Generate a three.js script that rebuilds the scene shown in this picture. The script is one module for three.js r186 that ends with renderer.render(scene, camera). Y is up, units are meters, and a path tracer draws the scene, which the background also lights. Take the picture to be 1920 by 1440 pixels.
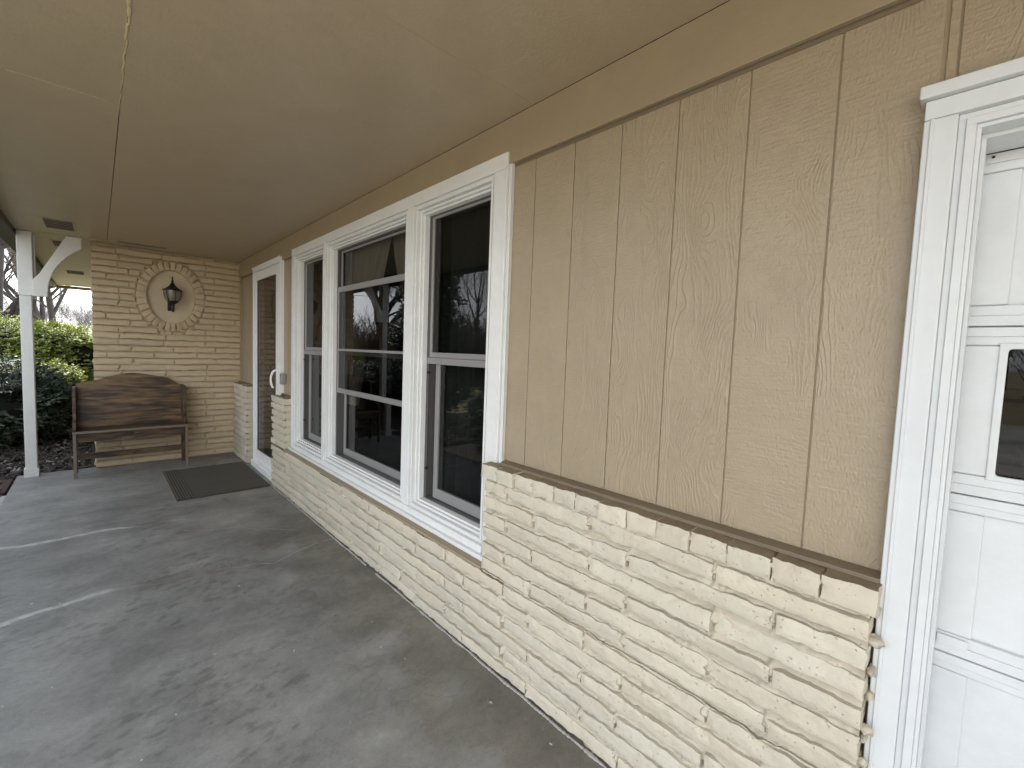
import * as THREE from 'three';
import { mergeGeometries } from 'three/addons/utils/BufferGeometryUtils.js';
import { RoundedBoxGeometry } from 'three/addons/geometries/RoundedBoxGeometry.js';
import { ImprovedNoise } from 'three/addons/math/ImprovedNoise.js';

// ------------------------------------------------------------------ camera, sky, sun, exposure
const scene = new THREE.Scene();
const W = 1024, H = 768;
const camera = new THREE.PerspectiveCamera(2 * Math.atan(720 / 819.1) * 180 / Math.PI, W / H, 0.05, 900);
camera.rotation.order = 'YXZ';
camera.rotation.set(-0.0653, -0.7248, 0.0336);
camera.position.set(-1.3991, 1.4322, 0);
camera.setViewOffset(1920, 1440, 52.66, 8.15, 1920, 1440);
scene.add(camera);

const renderer = new THREE.WebGLRenderer({ antialias: true });
renderer.setSize(W, H);
renderer.toneMapping = THREE.LinearToneMapping;
renderer.toneMappingExposure = 5.0;
renderer.shadowMap.enabled = true;

const SUN = new THREE.Vector3(0.03, 0.66, -0.75).normalize();
{ // hazy bright winter sky
  const w = 512, h = 256, d = new Float32Array(w * h * 4), n = new ImprovedNoise();
  for (let j = 0; j < h; j++) for (let i = 0; i < w; i++) {
    const el = ((j + 0.5) / h - 0.5) * Math.PI, az = (i / w) * Math.PI * 2, y = Math.sin(el);
    const t = Math.pow(Math.max(0, y), 0.55);
    const c = n.noise(Math.cos(az) * Math.cos(el) * 2.2, y * 5, Math.sin(az) * Math.cos(el) * 2.2) * 0.5 + 0.5;
    const cl = Math.max(0, c - 0.42) * 0.5;
    const o = (j * w + i) * 4;
    d[o] = 0.93 * (1 - t) + 0.44 * t + cl * 0.5;
    d[o + 1] = 0.94 * (1 - t) + 0.53 * t + cl * 0.45;
    d[o + 2] = 0.96 * (1 - t) + 0.66 * t + cl * 0.35;
    if (y < 0) { const g = 0.22; d[o] = g; d[o + 1] = g; d[o + 2] = g * 0.95; }
    d[o + 3] = 1;
  }
  const sky = new THREE.DataTexture(d, w, h, THREE.RGBAFormat, THREE.FloatType);
  sky.mapping = THREE.EquirectangularReflectionMapping; sky.magFilter = THREE.LinearFilter; sky.needsUpdate = true;
  scene.background = sky; scene.environment = sky;
}
const sun = new THREE.DirectionalLight(new THREE.Color(1, 0.94, 0.85), 4.2);
sun.position.copy(SUN).multiplyScalar(60); sun.castShadow = true;
Object.assign(sun.shadow.camera, { left: -40, right: 40, top: 40, bottom: -40, near: 1, far: 160 });
sun.shadow.mapSize.set(4096, 4096);
scene.add(sun); scene.add(sun.target);

// ------------------------------------------------------------------ helpers
const N = new ImprovedNoise(), noise = (x, y, z = 0) => N.noise(x, y, z);
const fbm = (x, y, z, o = 4) => { let s = 0, a = 0.5, f = 1; for (let i = 0; i < o; i++) { s += a * N.noise(x * f, y * f, z + i * 7.3); a *= 0.5; f *= 2.03; } return s; };
function rng(seed) { let a = seed >>> 0; return () => { a = (a + 0x6D2B79F5) | 0; let t = Math.imul(a ^ (a >>> 15), 1 | a); t = (t + Math.imul(t ^ (t >>> 7), 61 | t)) ^ t; return ((t ^ (t >>> 14)) >>> 0) / 4294967296; }; }
const clamp = (v, a = 0, b = 1) => Math.min(b, Math.max(a, v)), smooth = (a, b, v) => { const t = clamp((v - a) / (b - a)); return t * t * (3 - 2 * t); }, mix = (a, b, t) => a + (b - a) * t;
const lin = (v) => v <= 0.0031308 ? v * 12.92 : 1.055 * Math.pow(v, 1 / 2.4) - 0.055;   // linear to stored sRGB
const taken = {};
function numbered(n) { const k = taken[n] = (taken[n] ?? -1) + 1; return k ? `${n}_${String(k).padStart(3, '0')}` : n; }
function tag(o, label, category, group, kind) {
  if (label) o.userData.label = label;
  if (category) o.userData.category = category;
  if (group) o.userData.group = group;
  if (kind) o.userData.kind = kind;
  return o;
}
function thing(name, label, category, pos = [0, 0, 0], group) {
  const g = new THREE.Group(); g.name = numbered(name); g.position.set(...pos); scene.add(g);
  return tag(g, label, category, group);
}
function obj(name, geos, mat, parent) {
  const list = (Array.isArray(geos) ? geos : [geos]).map((g) => g.index ? g.toNonIndexed() : g);
  const g = list.length === 1 ? list[0] : mergeGeometries(list.map(strip), false);
  const m = new THREE.Mesh(g, mat); m.castShadow = m.receiveShadow = true;
  m.name = parent ? name : numbered(name);
  (parent || scene).add(m); return m;
}
function strip(g) { const o = new THREE.BufferGeometry(); for (const k of ['position', 'normal', 'uv']) o.setAttribute(k, g.attributes[k]); if (g.attributes.color) o.setAttribute('color', g.attributes.color); return o; }
// texture coordinates in metres, by the way each face points
function uvm(g, ou = 0, ov = 0) {
  if (g.index) g = g.toNonIndexed();
  const p = g.attributes.position, uv = new Float32Array(p.count * 2), a = new THREE.Vector3(), b = new THREE.Vector3(), c = new THREE.Vector3(), n = new THREE.Vector3();
  for (let i = 0; i < p.count; i += 3) {
    a.fromBufferAttribute(p, i); b.fromBufferAttribute(p, i + 1); c.fromBufferAttribute(p, i + 2);
    n.copy(b).sub(a).cross(c.clone().sub(a));
    const x = Math.abs(n.x), y = Math.abs(n.y), z = Math.abs(n.z);
    for (let k = 0; k < 3; k++) {
      const X = p.getX(i + k), Y = p.getY(i + k), Z = p.getZ(i + k), o = (i + k) * 2;
      if (x >= y && x >= z) { uv[o] = Z + ou; uv[o + 1] = Y + ov; } else if (y >= z) { uv[o] = X + ou; uv[o + 1] = Z + ov; } else { uv[o] = X + ou; uv[o + 1] = Y + ov; }
    }
  }
  g.setAttribute('uv', new THREE.BufferAttribute(uv, 2)); return g;
}
// box by its bounds, edges rounded by r
function bx(x0, x1, y0, y1, z0, z1, r = 0.002, seg = 1) {
  const w = Math.abs(x1 - x0), h = Math.abs(y1 - y0), d = Math.abs(z1 - z0), rr = Math.min(r, w * 0.45, h * 0.45, d * 0.45);
  const g = rr > 0 ? new RoundedBoxGeometry(w, h, d, seg, rr) : new THREE.BoxGeometry(w, h, d);
  g.translate((x0 + x1) / 2, (y0 + y1) / 2, (z0 + z1) / 2);
  return uvm(g);
}
function tube(pts, r, rad = 6, seg) { const c = new THREE.CatmullRomCurve3(pts.map((p) => new THREE.Vector3(...p))); return new THREE.TubeGeometry(c, seg || pts.length * 4, r, rad, false).toNonIndexed(); }
function tex(w, h, f, srgb, rep) {
  const d = new Uint8Array(w * h * 4);
  for (let j = 0; j < h; j++) for (let i = 0; i < w; i++) { const v = f(i, j), o = (j * w + i) * 4; if (typeof v === 'number') d[o] = d[o + 1] = d[o + 2] = clamp(v) * 255; else for (let k = 0; k < 3; k++) d[o + k] = clamp(srgb ? lin(Math.max(0, v[k])) : v[k]) * 255; d[o + 3] = 255; }
  const t = new THREE.DataTexture(d, w, h, THREE.RGBAFormat, THREE.UnsignedByteType);
  t.magFilter = THREE.LinearFilter; t.minFilter = THREE.LinearMipmapLinearFilter; t.generateMipmaps = true; t.wrapS = t.wrapT = THREE.RepeatWrapping; t.anisotropy = 8;
  if (srgb) t.colorSpace = THREE.SRGBColorSpace;
  if (rep) t.repeat.set(rep[0], rep[1]);
  t.needsUpdate = true; return t;
}
// periodic noise on a circle pair keeps small textures seamless
const rgb = (r, g, b) => new THREE.Color().setRGB(r, g, b);

// ------------------------------------------------------------------ materials
// fine pits and brush marks of thick paint (512 px = 0.5 m)
const tile = (i, j, n, f, z) => { // blend of shifted noise so that edges meet
  const u = i / n, v = j / n, a = (x, y) => fbm(x * f, y * f, z, 4), wx = smooth(0.8, 1, u), wy = smooth(0.8, 1, v);
  return mix(mix(a(u, v), a(u - 1, v), wx), mix(a(u, v - 1), a(u - 1, v - 1), wx), wy);
};
const pitR = rng(5), pits = Array.from({ length: 420 }, () => [pitR() * 512, pitR() * 512, 0.8 + pitR() * pitR() * 3.2, 0.5 + pitR() * 1.2]);
const pitGrid = new Float32Array(512 * 512);
for (const [px, py, r, sx] of pits) for (let dy = -9; dy <= 9; dy++) for (let dx = -9; dx <= 9; dx++) {
  const q = Math.hypot(dx / (r * sx), dy / r); if (q < 1) { const o = ((Math.round(py) + dy + 512) % 512) * 512 + (Math.round(px) + dx + 512) % 512; pitGrid[o] = Math.max(pitGrid[o], 1 - q * q); }
}
const brickBump = tex(512, 512, (i, j) => 0.62 + tile(i, j, 512, 9, 3) * 0.42 + tile(i, j, 512, 40, 8) * 0.22 - pitGrid[j * 512 + i] * 0.55, false, [2, 2]);
const plasterBump = tex(512, 512, (i, j) => 0.5 + tile(i, j, 512, 12, 1) * 0.35 + tile(i, j, 512, 70, 5) * 0.5, false, [1.3, 1.3]);
const paintTone = tex(512, 512, (i, j) => { const v = 0.93 + tile(i, j, 512, 5, 21) * 0.10 + tile(i, j, 512, 30, 25) * 0.06; return [v, v * (1 + tile(i, j, 512, 3, 30) * 0.02), v * (0.99 + tile(i, j, 512, 6, 34) * 0.03)]; }, true, [0.9, 0.9]);

const BX0 = -0.0977;
const M = {};
const std = (o) => new THREE.MeshStandardMaterial(o);
M.brick = std({ color: 0xffffff, vertexColors: true, map: paintTone, roughness: 0.62, bumpMap: brickBump, bumpScale: 0.0055 });
M.mortar = std({ color: rgb(0.56, 0.495, 0.385), map: paintTone, roughness: 0.65, bumpMap: brickBump, bumpScale: 0.0025 });
M.tanTrim = std({ color: rgb(0.355, 0.276, 0.177), map: paintTone, roughness: 0.55, bumpMap: plasterBump, bumpScale: 0.0006 });
M.brownTrim = std({ color: rgb(0.20, 0.152, 0.098), map: paintTone, roughness: 0.5, bumpMap: plasterBump, bumpScale: 0.0006 });
M.ceiling = std({ color: rgb(0.465, 0.37, 0.250), map: paintTone, roughness: 0.42, bumpMap: plasterBump, bumpScale: 0.0010 });
M.plaster = std({ color: rgb(0.66, 0.54, 0.37), map: paintTone, roughness: 0.7, bumpMap: plasterBump, bumpScale: 0.0012 });
M.white = std({ color: rgb(0.80, 0.795, 0.775), map: paintTone, roughness: 0.38, bumpMap: plasterBump, bumpScale: 0.00035 });
M.doorWhite = std({ color: rgb(0.70, 0.715, 0.72), map: paintTone, roughness: 0.42, bumpMap: plasterBump, bumpScale: 0.0007 });
M.vinyl = std({ color: rgb(0.82, 0.815, 0.80), roughness: 0.3 });
M.grey = std({ color: rgb(0.30, 0.29, 0.28), roughness: 0.42, metalness: 0.25 });
M.greyDark = std({ color: rgb(0.10, 0.095, 0.09), roughness: 0.5 });
M.glass = new THREE.MeshPhysicalMaterial({ color: 0xffffff, transmission: 1, thickness: 0, roughness: 0, ior: 1.36, side: THREE.DoubleSide });
M.tint = M.glass.clone(); M.tint.color.setRGB(0.33, 0.335, 0.33);
M.doorGlass = M.glass.clone(); M.doorGlass.ior = 1.75; M.doorGlass.color.setRGB(0.5, 0.49, 0.47);
const pane = (x, y0, y1, z0, z1) => { const g = new THREE.PlaneGeometry(Math.abs(z1 - z0), y1 - y0); g.rotateY(-Math.PI / 2); g.translate(x, (y0 + y1) / 2, (z0 + z1) / 2); return g; };
M.dark = std({ color: rgb(0.05, 0.045, 0.04), roughness: 0.9 });
M.room = std({ color: rgb(0.09, 0.08, 0.07), roughness: 0.9 });
M.curtain = std({ color: rgb(0.80, 0.69, 0.56), roughness: 0.95, side: THREE.DoubleSide });
M.greenCurtain = std({ color: rgb(0.075, 0.088, 0.078), roughness: 0.95, side: THREE.DoubleSide });
M.black = std({ color: rgb(0.018, 0.014, 0.013), roughness: 0.45, metalness: 0.3 });
M.fascia = std({ color: rgb(0.085, 0.09, 0.075), roughness: 0.6 });

// wood-embossed siding: one sheet of five boards 0.2032 m wide, 1.344 m tall, 1 mm per texel
{
  const w = 1016, h = 1344, R = rng(77), kinds = [0.25, 0.9, 0.15, 0.7, 1.0], f = new Float32Array(w * h);
  const col = Array.from({ length: 5 }, (_, b) => ({ cx: 40 + R() * 120, knots: Array.from({ length: 3 }, () => [30 + R() * 140, R() * h, 20 + R() * 30]), s: R() * 50 }));
  for (let j = 0; j < h; j++) for (let i = 0; i < w; i++) {
    const b = Math.min(4, Math.floor(i / 203.2)), x = i - b * 203.2, c = col[b];
    const wav = 16 * noise(x * 0.011, j * 0.0022, c.s) + 7 * noise(x * 0.03, j * 0.009, c.s + 9);
    let d = (x - c.cx) + wav * 2.4 + 60 * noise(0.3, j * 0.0016, c.s + 4);
    for (const [kx, ky, kr] of c.knots) { const q = Math.hypot(x - kx, (j - ky) * 0.28); d += 46 * Math.exp(-q * q / (kr * kr)); }
    const ring = Math.abs(d) * (0.085 + 0.05 * noise(0, j * 0.004, c.s)), saw = ring - Math.floor(ring);
    const ridge = Math.pow(saw, 2.5) * (1 - smooth(0.93, 1, saw));
    const patch = smooth(-0.25, 0.25, noise(x * 0.014, j * 0.004, c.s + 20) + (kinds[b] - 0.5) * 0.9);
    const cross = 0.5 + 0.5 * noise(x * 0.02, j * 0.16, c.s + 33), pore = noise(x * 0.35, j * 0.12, c.s + 40);
    f[j * w + i] = 0.42 + ridge * 0.5 * patch + (cross - 0.5) * 0.42 * (1 - patch * 0.6) + pore * 0.24;
  }
  M.sidingBump = tex(w, h, (i, j) => f[j * w + i], false, [1 / 1.016, 1 / 1.344]);
  M.siding = std({ color: rgb(0.375, 0.300, 0.203), map: paintTone, roughness: 0.4, bumpMap: M.sidingBump, bumpScale: 0.003 });
}
// concrete of the porch, mapped once over x -2.05..0.05, z -6.45..-0.3
{
  const w = 1024, h = 2048, px = (x, z) => [x, z];
  const cracks = [[[-2.05, -4.24], [-1.72, -4.23], [-1.28, -4.22], [-1.05, -4.12], [-0.92, -3.86], [-0.6, -3.72], [-0.277, -3.4]], [[-2.05, -3.08], [-1.79, -3.12], [-1.5, -3.17], [-1.36, -3.18], [-1.1, -3.1], [-0.8, -3.065], [-0.55, -2.97], [-0.3, -3.06], [-0.1, -3.108]], [[-1.1, -4.16], [-0.9, -4.3], [-0.72, -4.42], [-0.5, -4.5]]];
  const dist = (pl, x, z) => { let best = 9, along = 0; for (let k = 0; k < pl.length - 1; k++) { const [ax, az] = pl[k], [bx_, bz] = pl[k + 1], dx = bx_ - ax, dz = bz - az, t = clamp(((x - ax) * dx + (z - az) * dz) / (dx * dx + dz * dz)), q = Math.hypot(x - ax - dx * t, z - az - dz * t); if (q < best) { best = q; along = (k + t) / (pl.length - 1); } } return [best, along]; };
  const R = rng(31), spots = Array.from({ length: 52 }, () => [-1.75 + R() * 1.6, -3.4 + R() * 3, 0.0015 + R() * R() * 0.006, R()]);
  const colour = (i, j) => {
    const x = -2.05 + (i / w) * 2.1, z = -6.45 + (j / h) * 6.15;
    const big = fbm(x * 1.1, z * 0.9, 2, 5), mid = fbm(x * 4, z * 5, 11, 5), fine = fbm(x * 26, z * 26, 17, 4), grit = noise(x * 190, z * 190, 3) * 2.4 + noise(x * 90, z * 90, 5) * 1.6, streak = fbm(x * 3, z * 16, 41, 4);
    let v = 0.198 + big * 0.085 + mid * 0.058 + fine * 0.04 + grit * 0.012 + streak * 0.04 * smooth(-2.2, -4.5, z);
    // coating worn through in sharp-edged patches
    const wx = x + 0.10 * fbm(x * 5, z * 5, 81, 3), wz = z + 0.10 * fbm(x * 5, z * 5, 84, 3), wear = fbm(wx * 2.6, wz * 3.4, 87, 6), w1 = smooth(0.05, 0.085, wear), w2 = smooth(0.17, 0.2, wear), w3 = smooth(-0.10, -0.13, wear);
    v *= 1 + 0.085 * w1 + 0.07 * w2 - 0.10 * w3;
    const ridge = 1 - Math.abs(fbm(wx * 6 + z * 2, wz * 10, 93, 4)) * 4; v *= 1 - 0.13 * smooth(0.72, 0.98, ridge) * smooth(-0.05, 0.12, fbm(x * 1.5, z * 1.5, 97, 3));
    const hair = Math.abs(fbm(x * 1.3 + 7, z * 1.1, 120, 5)); v *= 1 - 0.35 * smooth(0.0045, 0.0012, hair) * smooth(0.0, 0.15, fbm(x * 0.9, z * 0.9, 130, 2));
    // worn dark scuffs in clusters
    const sc = smooth(0.02, 0.22, fbm(x * 1.4 + 3, z * 1.2, 60, 3)) * smooth(0.03, 0.3, fbm(x * 13 + z * 5, z * 21, 66, 5));
    v *= 1 - 0.30 * sc;
    const pale = smooth(0.12, 0.34, fbm(x * 1.6, z * 1.9, 90, 4)); v *= 1 + 0.16 * pale;
    let r = v * 1.05, g = v, b = v * 0.905;
    const stain = smooth(-0.62, -0.3, x + fbm(x * 3, z * 3, 71, 5) * 0.75) * smooth(-4.6, -3.2, z + fbm(x * 2, z * 2, 75, 4) * 1.2);
    r *= 1 - 0.22 * stain; g *= 1 - 0.25 * stain; b *= 1 - 0.31 * stain;
    cracks.forEach((c, n) => {
      const [d, a] = dist(c, x + noise(x * 7, z * 7, 5) * 0.03, z + noise(x * 6, z * 6, 8) * 0.035);
      if (n < 2) {
        const half = mix(0.027, 0.003, smooth(0.25, 0.55, a)), k = smooth(half, half * 0.6, d) * (0.55 + 0.45 * smooth(-0.25, 0.2, fbm(x * 20, z * 20, 4, 3))) * (0.95 - 0.7 * smooth(0.3, 0.42, a) * smooth(0.68, 0.58, a));
        r = mix(r, 0.46, k); g = mix(g, 0.455, k); b = mix(b, 0.42, k);
      }
      const dirt = smooth(0.11, 0.0, d) * smooth(0.3, 0.5, a) * smooth(0.85, 0.55, a) * (0.4 + 0.6 * smooth(-0.3, 0.3, fbm(x * 9, z * 9, 50, 4))) * (n === 2 ? 0.7 : 1);
      r *= 1 - 0.32 * dirt; g *= 1 - 0.36 * dirt; b *= 1 - 0.38 * dirt;
    });
    for (const [sx, sz, sr, t] of spots) { const q = Math.hypot(x - sx, (z - sz) * 0.9) * (1 + 1.1 * noise(x * 160, z * 160, 7)); if (q < sr * 0.8) { const k = t < 0.62 ? 0.62 : 0.04; r = mix(r, k, 0.8); g = mix(g, k, 0.8); b = mix(b, k * 0.95, 0.8); } }
    return [r, g, b];
  };
  const cmap = tex(w, h, colour, true);
  const src = cmap.image.data;
  const bump = tex(w, h, (i, j) => { const x = i / w * 2.1, z = j / h * 6.15, o = (j * w + i) * 4; return 0.35 + src[o] / 255 * 0.55 + fbm(x * 14, z * 30, 3, 3) * 0.3; });
  const rough = tex(512, 1024, (i, j) => { const x = i / 512 * 2.1, z = j / 1024 * 6.15; return 0.52 + fbm(x * 3, z * 3, 19, 4) * 0.28 + fbm(x * 30, z * 30, 23, 3) * 0.12; });
  for (const t of [cmap, bump, rough]) t.wrapS = t.wrapT = THREE.MirroredRepeatWrapping;
  M.concrete = std({ map: cmap, bumpMap: bump, bumpScale: 0.0035, roughnessMap: rough, roughness: 1 });
  M.walk = std({ color: rgb(0.42, 0.40, 0.37), map: paintTone, roughness: 0.85, bumpMap: plasterBump, bumpScale: 0.002 });
}
// stained plywood of the bench
{
  const w = 512, h = 512, c = (i, j) => {
    const x = i / 512, y = j / 512, wy = y + 0.05 * noise(x * 3, y * 3, 3), g = 0.55 * fbm(x * 2.2, wy * 13, 5, 4) + 0.75 * fbm(x * 3.5, wy * 34, 6, 4), l = fbm(x * 1.2, y * 4, 15, 3), s = Math.sin((y * 30 + 5 * fbm(x * 1.6, y * 3, 9, 3)) * 2.4);
    const v = clamp(0.36 + g * 1.5 + l * 1.1 + s * 0.16), worn = smooth(0.15, 0.4, fbm(x * 3, y * 9, 44, 4));
    return [mix(0.026, 0.23, v) + worn * 0.06, mix(0.013, 0.128, v) + worn * 0.045, mix(0.006, 0.048, v) + worn * 0.026];
  };
  const t = tex(w, h, c, true, [1.0, 1.0]);
  M.benchBack = std({ map: t, roughness: 0.42, bumpMap: t, bumpScale: 0.0012 });
  M.bench = std({ color: rgb(0.75, 0.78, 0.85), map: t, roughness: 0.5, bumpMap: t, bumpScale: 0.0012 });
  M.benchWorn = std({ color: rgb(0.21, 0.17, 0.125), map: paintTone, roughness: 0.7, bumpMap: t, bumpScale: 0.001 });
  M.innerDoor = std({ color: rgb(0.5, 0.42, 0.4), map: t, roughness: 0.4 });
}

// ------------------------------------------------------------------ the ground
{
  const lawnT = tex(512, 512, (i, j) => { const a = tile(i, j, 512, 6, 2), b = tile(i, j, 512, 50, 4), k = clamp(0.5 + a * 1.2 + b * 0.8); return [mix(0.12, 0.27, k), mix(0.105, 0.215, k), mix(0.055, 0.12, k)]; }, true, [0.25, 0.25]);
  const g = new THREE.PlaneGeometry(500, 500, 1, 1).rotateX(-Math.PI / 2); g.translate(0, -0.14, 0);
  const lawn = obj('ground', uvm(g), std({ map: lawnT, roughness: 1, bumpMap: lawnT, bumpScale: 0.02 })); tag(lawn, null, null, null, 'structure');
  const mulchT = tex(512, 512, (i, j) => { const a = tile(i, j, 512, 20, 2), b = tile(i, j, 512, 70, 4), k = clamp(0.45 + a * 1.3 + b); return [mix(0.010, 0.075, k), mix(0.007, 0.052, k), mix(0.005, 0.036, k)]; }, true, [1, 1]);
  const s = new THREE.Shape([[-3.9, 1.7], [-2.06, 1.7], [-2.06, 6.46], [-1.46, 6.46], [-1.46, 12.2], [0.6, 12.2], [0.6, 15], [-4.6, 15], [-4.3, 9]].map((p) => new THREE.Vector2(...p)));
  const mg = new THREE.ExtrudeGeometry(s, { depth: 0.05, bevelEnabled: true, bevelSize: 0.03, bevelThickness: 0.02, bevelSegments: 2 }); mg.rotateX(-Math.PI / 2); mg.translate(0, -0.135, 0);
  tag(obj('mulch_bed', uvm(mg), std({ map: mulchT, roughness: 1, bumpMap: mulchT, bumpScale: 0.03 })), null, null, null, 'structure');
  // wood chips and dead leaves
  const cg = new THREE.BoxGeometry(0.075, 0.012, 0.03); const cp = cg.attributes.position; for (let i = 0; i < cp.count; i++) if (cp.getX(i) > 0) cp.setZ(i, cp.getZ(i) * 0.4);
  const R = rng(8), n = 9000, chips = new THREE.InstancedMesh(cg, std({ color: 0xffffff, roughness: 0.8 }), n), m4 = new THREE.Matrix4(), q = new THREE.Quaternion(), e = new THREE.Euler(), sc = new THREE.Vector3(), p = new THREE.Vector3(), col = new THREE.Color();
  for (let i = 0; i < n; i++) {
    let x, z; do { x = -3.8 + R() * 2.5; z = -5.4 - Math.pow(R(), 1.3) * 7; } while ((z > -6.5 && x > -2.09) || (x > -1.5));
    e.set((R() - 0.5) * 1.1, R() * 6.3, (R() - 0.5) * 1.1); q.setFromEuler(e); const k = 0.5 + R() * 0.8; sc.set(k, 0.7 + R(), k * (0.5 + R())); p.set(x, -0.055 + R() * 0.03, z);
    chips.setMatrixAt(i, m4.compose(p, q, sc));
    const t = R(); col.setRGB(...(t < 0.7 ? [0.018 + t * 0.025, 0.012 + t * 0.016, 0.009 + t * 0.010] : t < 0.92 ? [0.055, 0.04, 0.03] : [0.2, 0.17, 0.15])); chips.setColorAt(i, col);
  }
  chips.name = 'mulch_chips'; tag(chips, null, null, null, 'stuff'); scene.add(chips);
  // porch slab: walked face with its own texture coordinates
  const fg = bx(-2.04, 0.12, -0.16, 0, -6.42, 9.6, 0.008); const fp = fg.attributes.position, fu = fg.attributes.uv; for (let i = 0; i < fp.count; i++) fu.setXY(i, (fp.getX(i) + 2.05) / 2.1, (fp.getZ(i) + 6.45) / 6.15);
  const fl = obj('porch_floor', fg, M.concrete); tag(fl, null, null, null, 'structure');
  tag(obj('front_walk', bx(-2.2, -2.045, -0.16, -0.03, -5.8, -5.3, 0.01), M.walk), null, null, null, 'structure');
  tag(obj('driveway', bx(-16, -2.045, -0.16, -0.02, -1.6, 6, 0.01), M.walk), null, null, null, 'structure');
  const eb = obj('edging_brick', bx(-2.26, -2.06, -0.12, -0.01, -6.35, -5.84, 0.008), std({ color: rgb(0.05, 0.022, 0.017), roughness: 0.9, bumpMap: brickBump, bumpScale: 0.003 }));
  tag(eb, 'dark red edging brick lying against the left edge of the porch slab', 'brick');
}

// ------------------------------------------------------------------ siding, frieze and the house body
const groove = (k) => -0.28 + 0.2032 * k;
{
  const wall = thing('siding_wall', 'tan grooved wood-grain siding wall of the house above the painted brick', 'wall');
  const cut = (z0, z1, y0, y1, i) => { const g = bx(0.001, 0.019, y0, y1, z0 + 0.0017, z1 - 0.0017, 0.0022, 1); uvm(g, 0.2032 * ((i * 3 + 20) % 5) - groove(i) + 0.0016 + 1.016, i * 0.37); return g; };
  for (let k = -30; k <= 22; k++) {
    const z0 = groove(k), z1 = groove(k + 1);
    const spans = [];
    if (z1 > -6.42 && z0 < -5.58) spans.push([Math.max(z0, -6.42), Math.min(z1, -5.585), 0.9355, 2.249]);
    else if (z1 > -4.68 && z0 < -4.24) spans.push([Math.max(z0, -4.69), Math.min(z1, -4.25), 0.9355, 2.249]);
    else if (z1 > -1.46 && z0 < -0.1) spans.push([Math.max(z0, -1.47), Math.min(z1, -0.1), 0.9355, 2.249]);
    for (const [a, b, y0, y1] of spans) if (b - a > 0.03) obj('siding_board', cut(a, b, y0, y1, k), M.siding, wall);
    if (z1 > -0.1 && z0 < 4) obj('siding_board', cut(Math.max(z0, -0.0965), Math.min(z1, 4), 2.02, 2.249, k), M.siding, wall);
  }
  // sheathing behind the boards, with openings left for windows and doors
  const sh = [];
  const sheath = (z0, z1, y0, y1) => sh.push(bx(0.006, 0.11, y0, y1, z0, z1, 0));
  sheath(-6.5, -5.6, 0, 2.46); sheath(-4.66, -4.245, 0, 2.46); sheath(-1.52, -0.075, 0, 2.46); sheath(-5.6, -4.66, 2.25, 2.46); sheath(-4.245, -1.52, 2.25, 2.46); sheath(-4.245, -1.52, 0, 0.48); sheath(-0.075, 2.6, 2.0, 2.46); sheath(2.6, 4, 0, 2.46);
  obj('sheathing', sh, M.tanTrim, wall); obj('shadow_gap_strip', bx(0.002, 0.0075, 2.2495, 2.2618, -6.3, 4, 0), M.brownTrim, wall);  // brown strip colours in the dark shadow line under the frieze
  obj('frieze_board', bx(-0.019, 0.0005, 2.262, 2.4619, -6.36, 4, 0.003), M.tanTrim, wall);
  obj('corner_trim', bx(-0.012, 0.0008, 0.93, 2.261, -6.36, -6.31, 0.003), M.tanTrim, wall);
  const flash = (z0, z1) => { const s = new THREE.Shape([[0.001, 0.935], [-0.034, 0.929], [-0.036, 0.919], [0.001, 0.919]].map((p) => new THREE.Vector2(...p))); const g = new THREE.ExtrudeGeometry(s, { depth: z1 - z0, bevelEnabled: false }); g.translate(0, 0, z0); return uvm(g); };
  obj('sill_flashing', [flash(-1.41, -0.117), flash(-6.36, -5.66), flash(-4.6, -4.31)], M.brownTrim, wall);
  obj('caulk_line', [tube([[-0.037, 0.921, -1.41], [-0.0375, 0.9215, -1.1], [-0.037, 0.921, -0.8], [-0.0378, 0.922, -0.45], [-0.037, 0.921, -0.118]], 0.0012, 5, 60)], M.tanTrim, wall);
  obj('caulk_line', [tube([[-0.026, 0.944, -1.414], [-0.026, 1.5, -1.414], [-0.026, 2.25, -1.414]], 0.004, 5, 30)], M.white, wall);
}
{ // rooms behind the openings, rest of the house, unseen walls added for shade
  const hb = thing('house_body', 'dark inner rooms and outer block of the house, plus added unseen shading walls', 'house');
  obj('room_wall', [bx(4.4, 4.5, 0, 2.46, -6.4, 3.9, 0), bx(0.12, 4.4, 0, 2.46, -6.5, -6.4, 0), bx(0.12, 4.4, 0, 2.46, -1.3, -1.2, 0), bx(0.12, 4.4, 0, 2.46, -4.55, -4.45, 0), bx(0.12, 4.5, 0, 2.46, 3.9, 4, 0)], M.room, hb);
  obj('room_floor', bx(0.13, 4.5, -0.1, -0.01, -6.5, 4, 0), M.room, hb);
  obj('room_ceiling', bx(0.112, 4.5, 2.463, 2.55, -6.5, 4, 0), M.room, hb);
  for (const a of [[-1.38, 4.4, -0.1, 2.46, -12, -6.66], [0.0, 0.1, -0.1, 2.46, 4.001, 9.5], [-1.98, 4.4, -0.1, 2.46, 9.5, 9.6]]) obj('outer_or_shade_wall', bx(...a, 0), M.tanTrim, hb);  // walls past the near end are unseen, added to darken the niche wall
}

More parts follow.
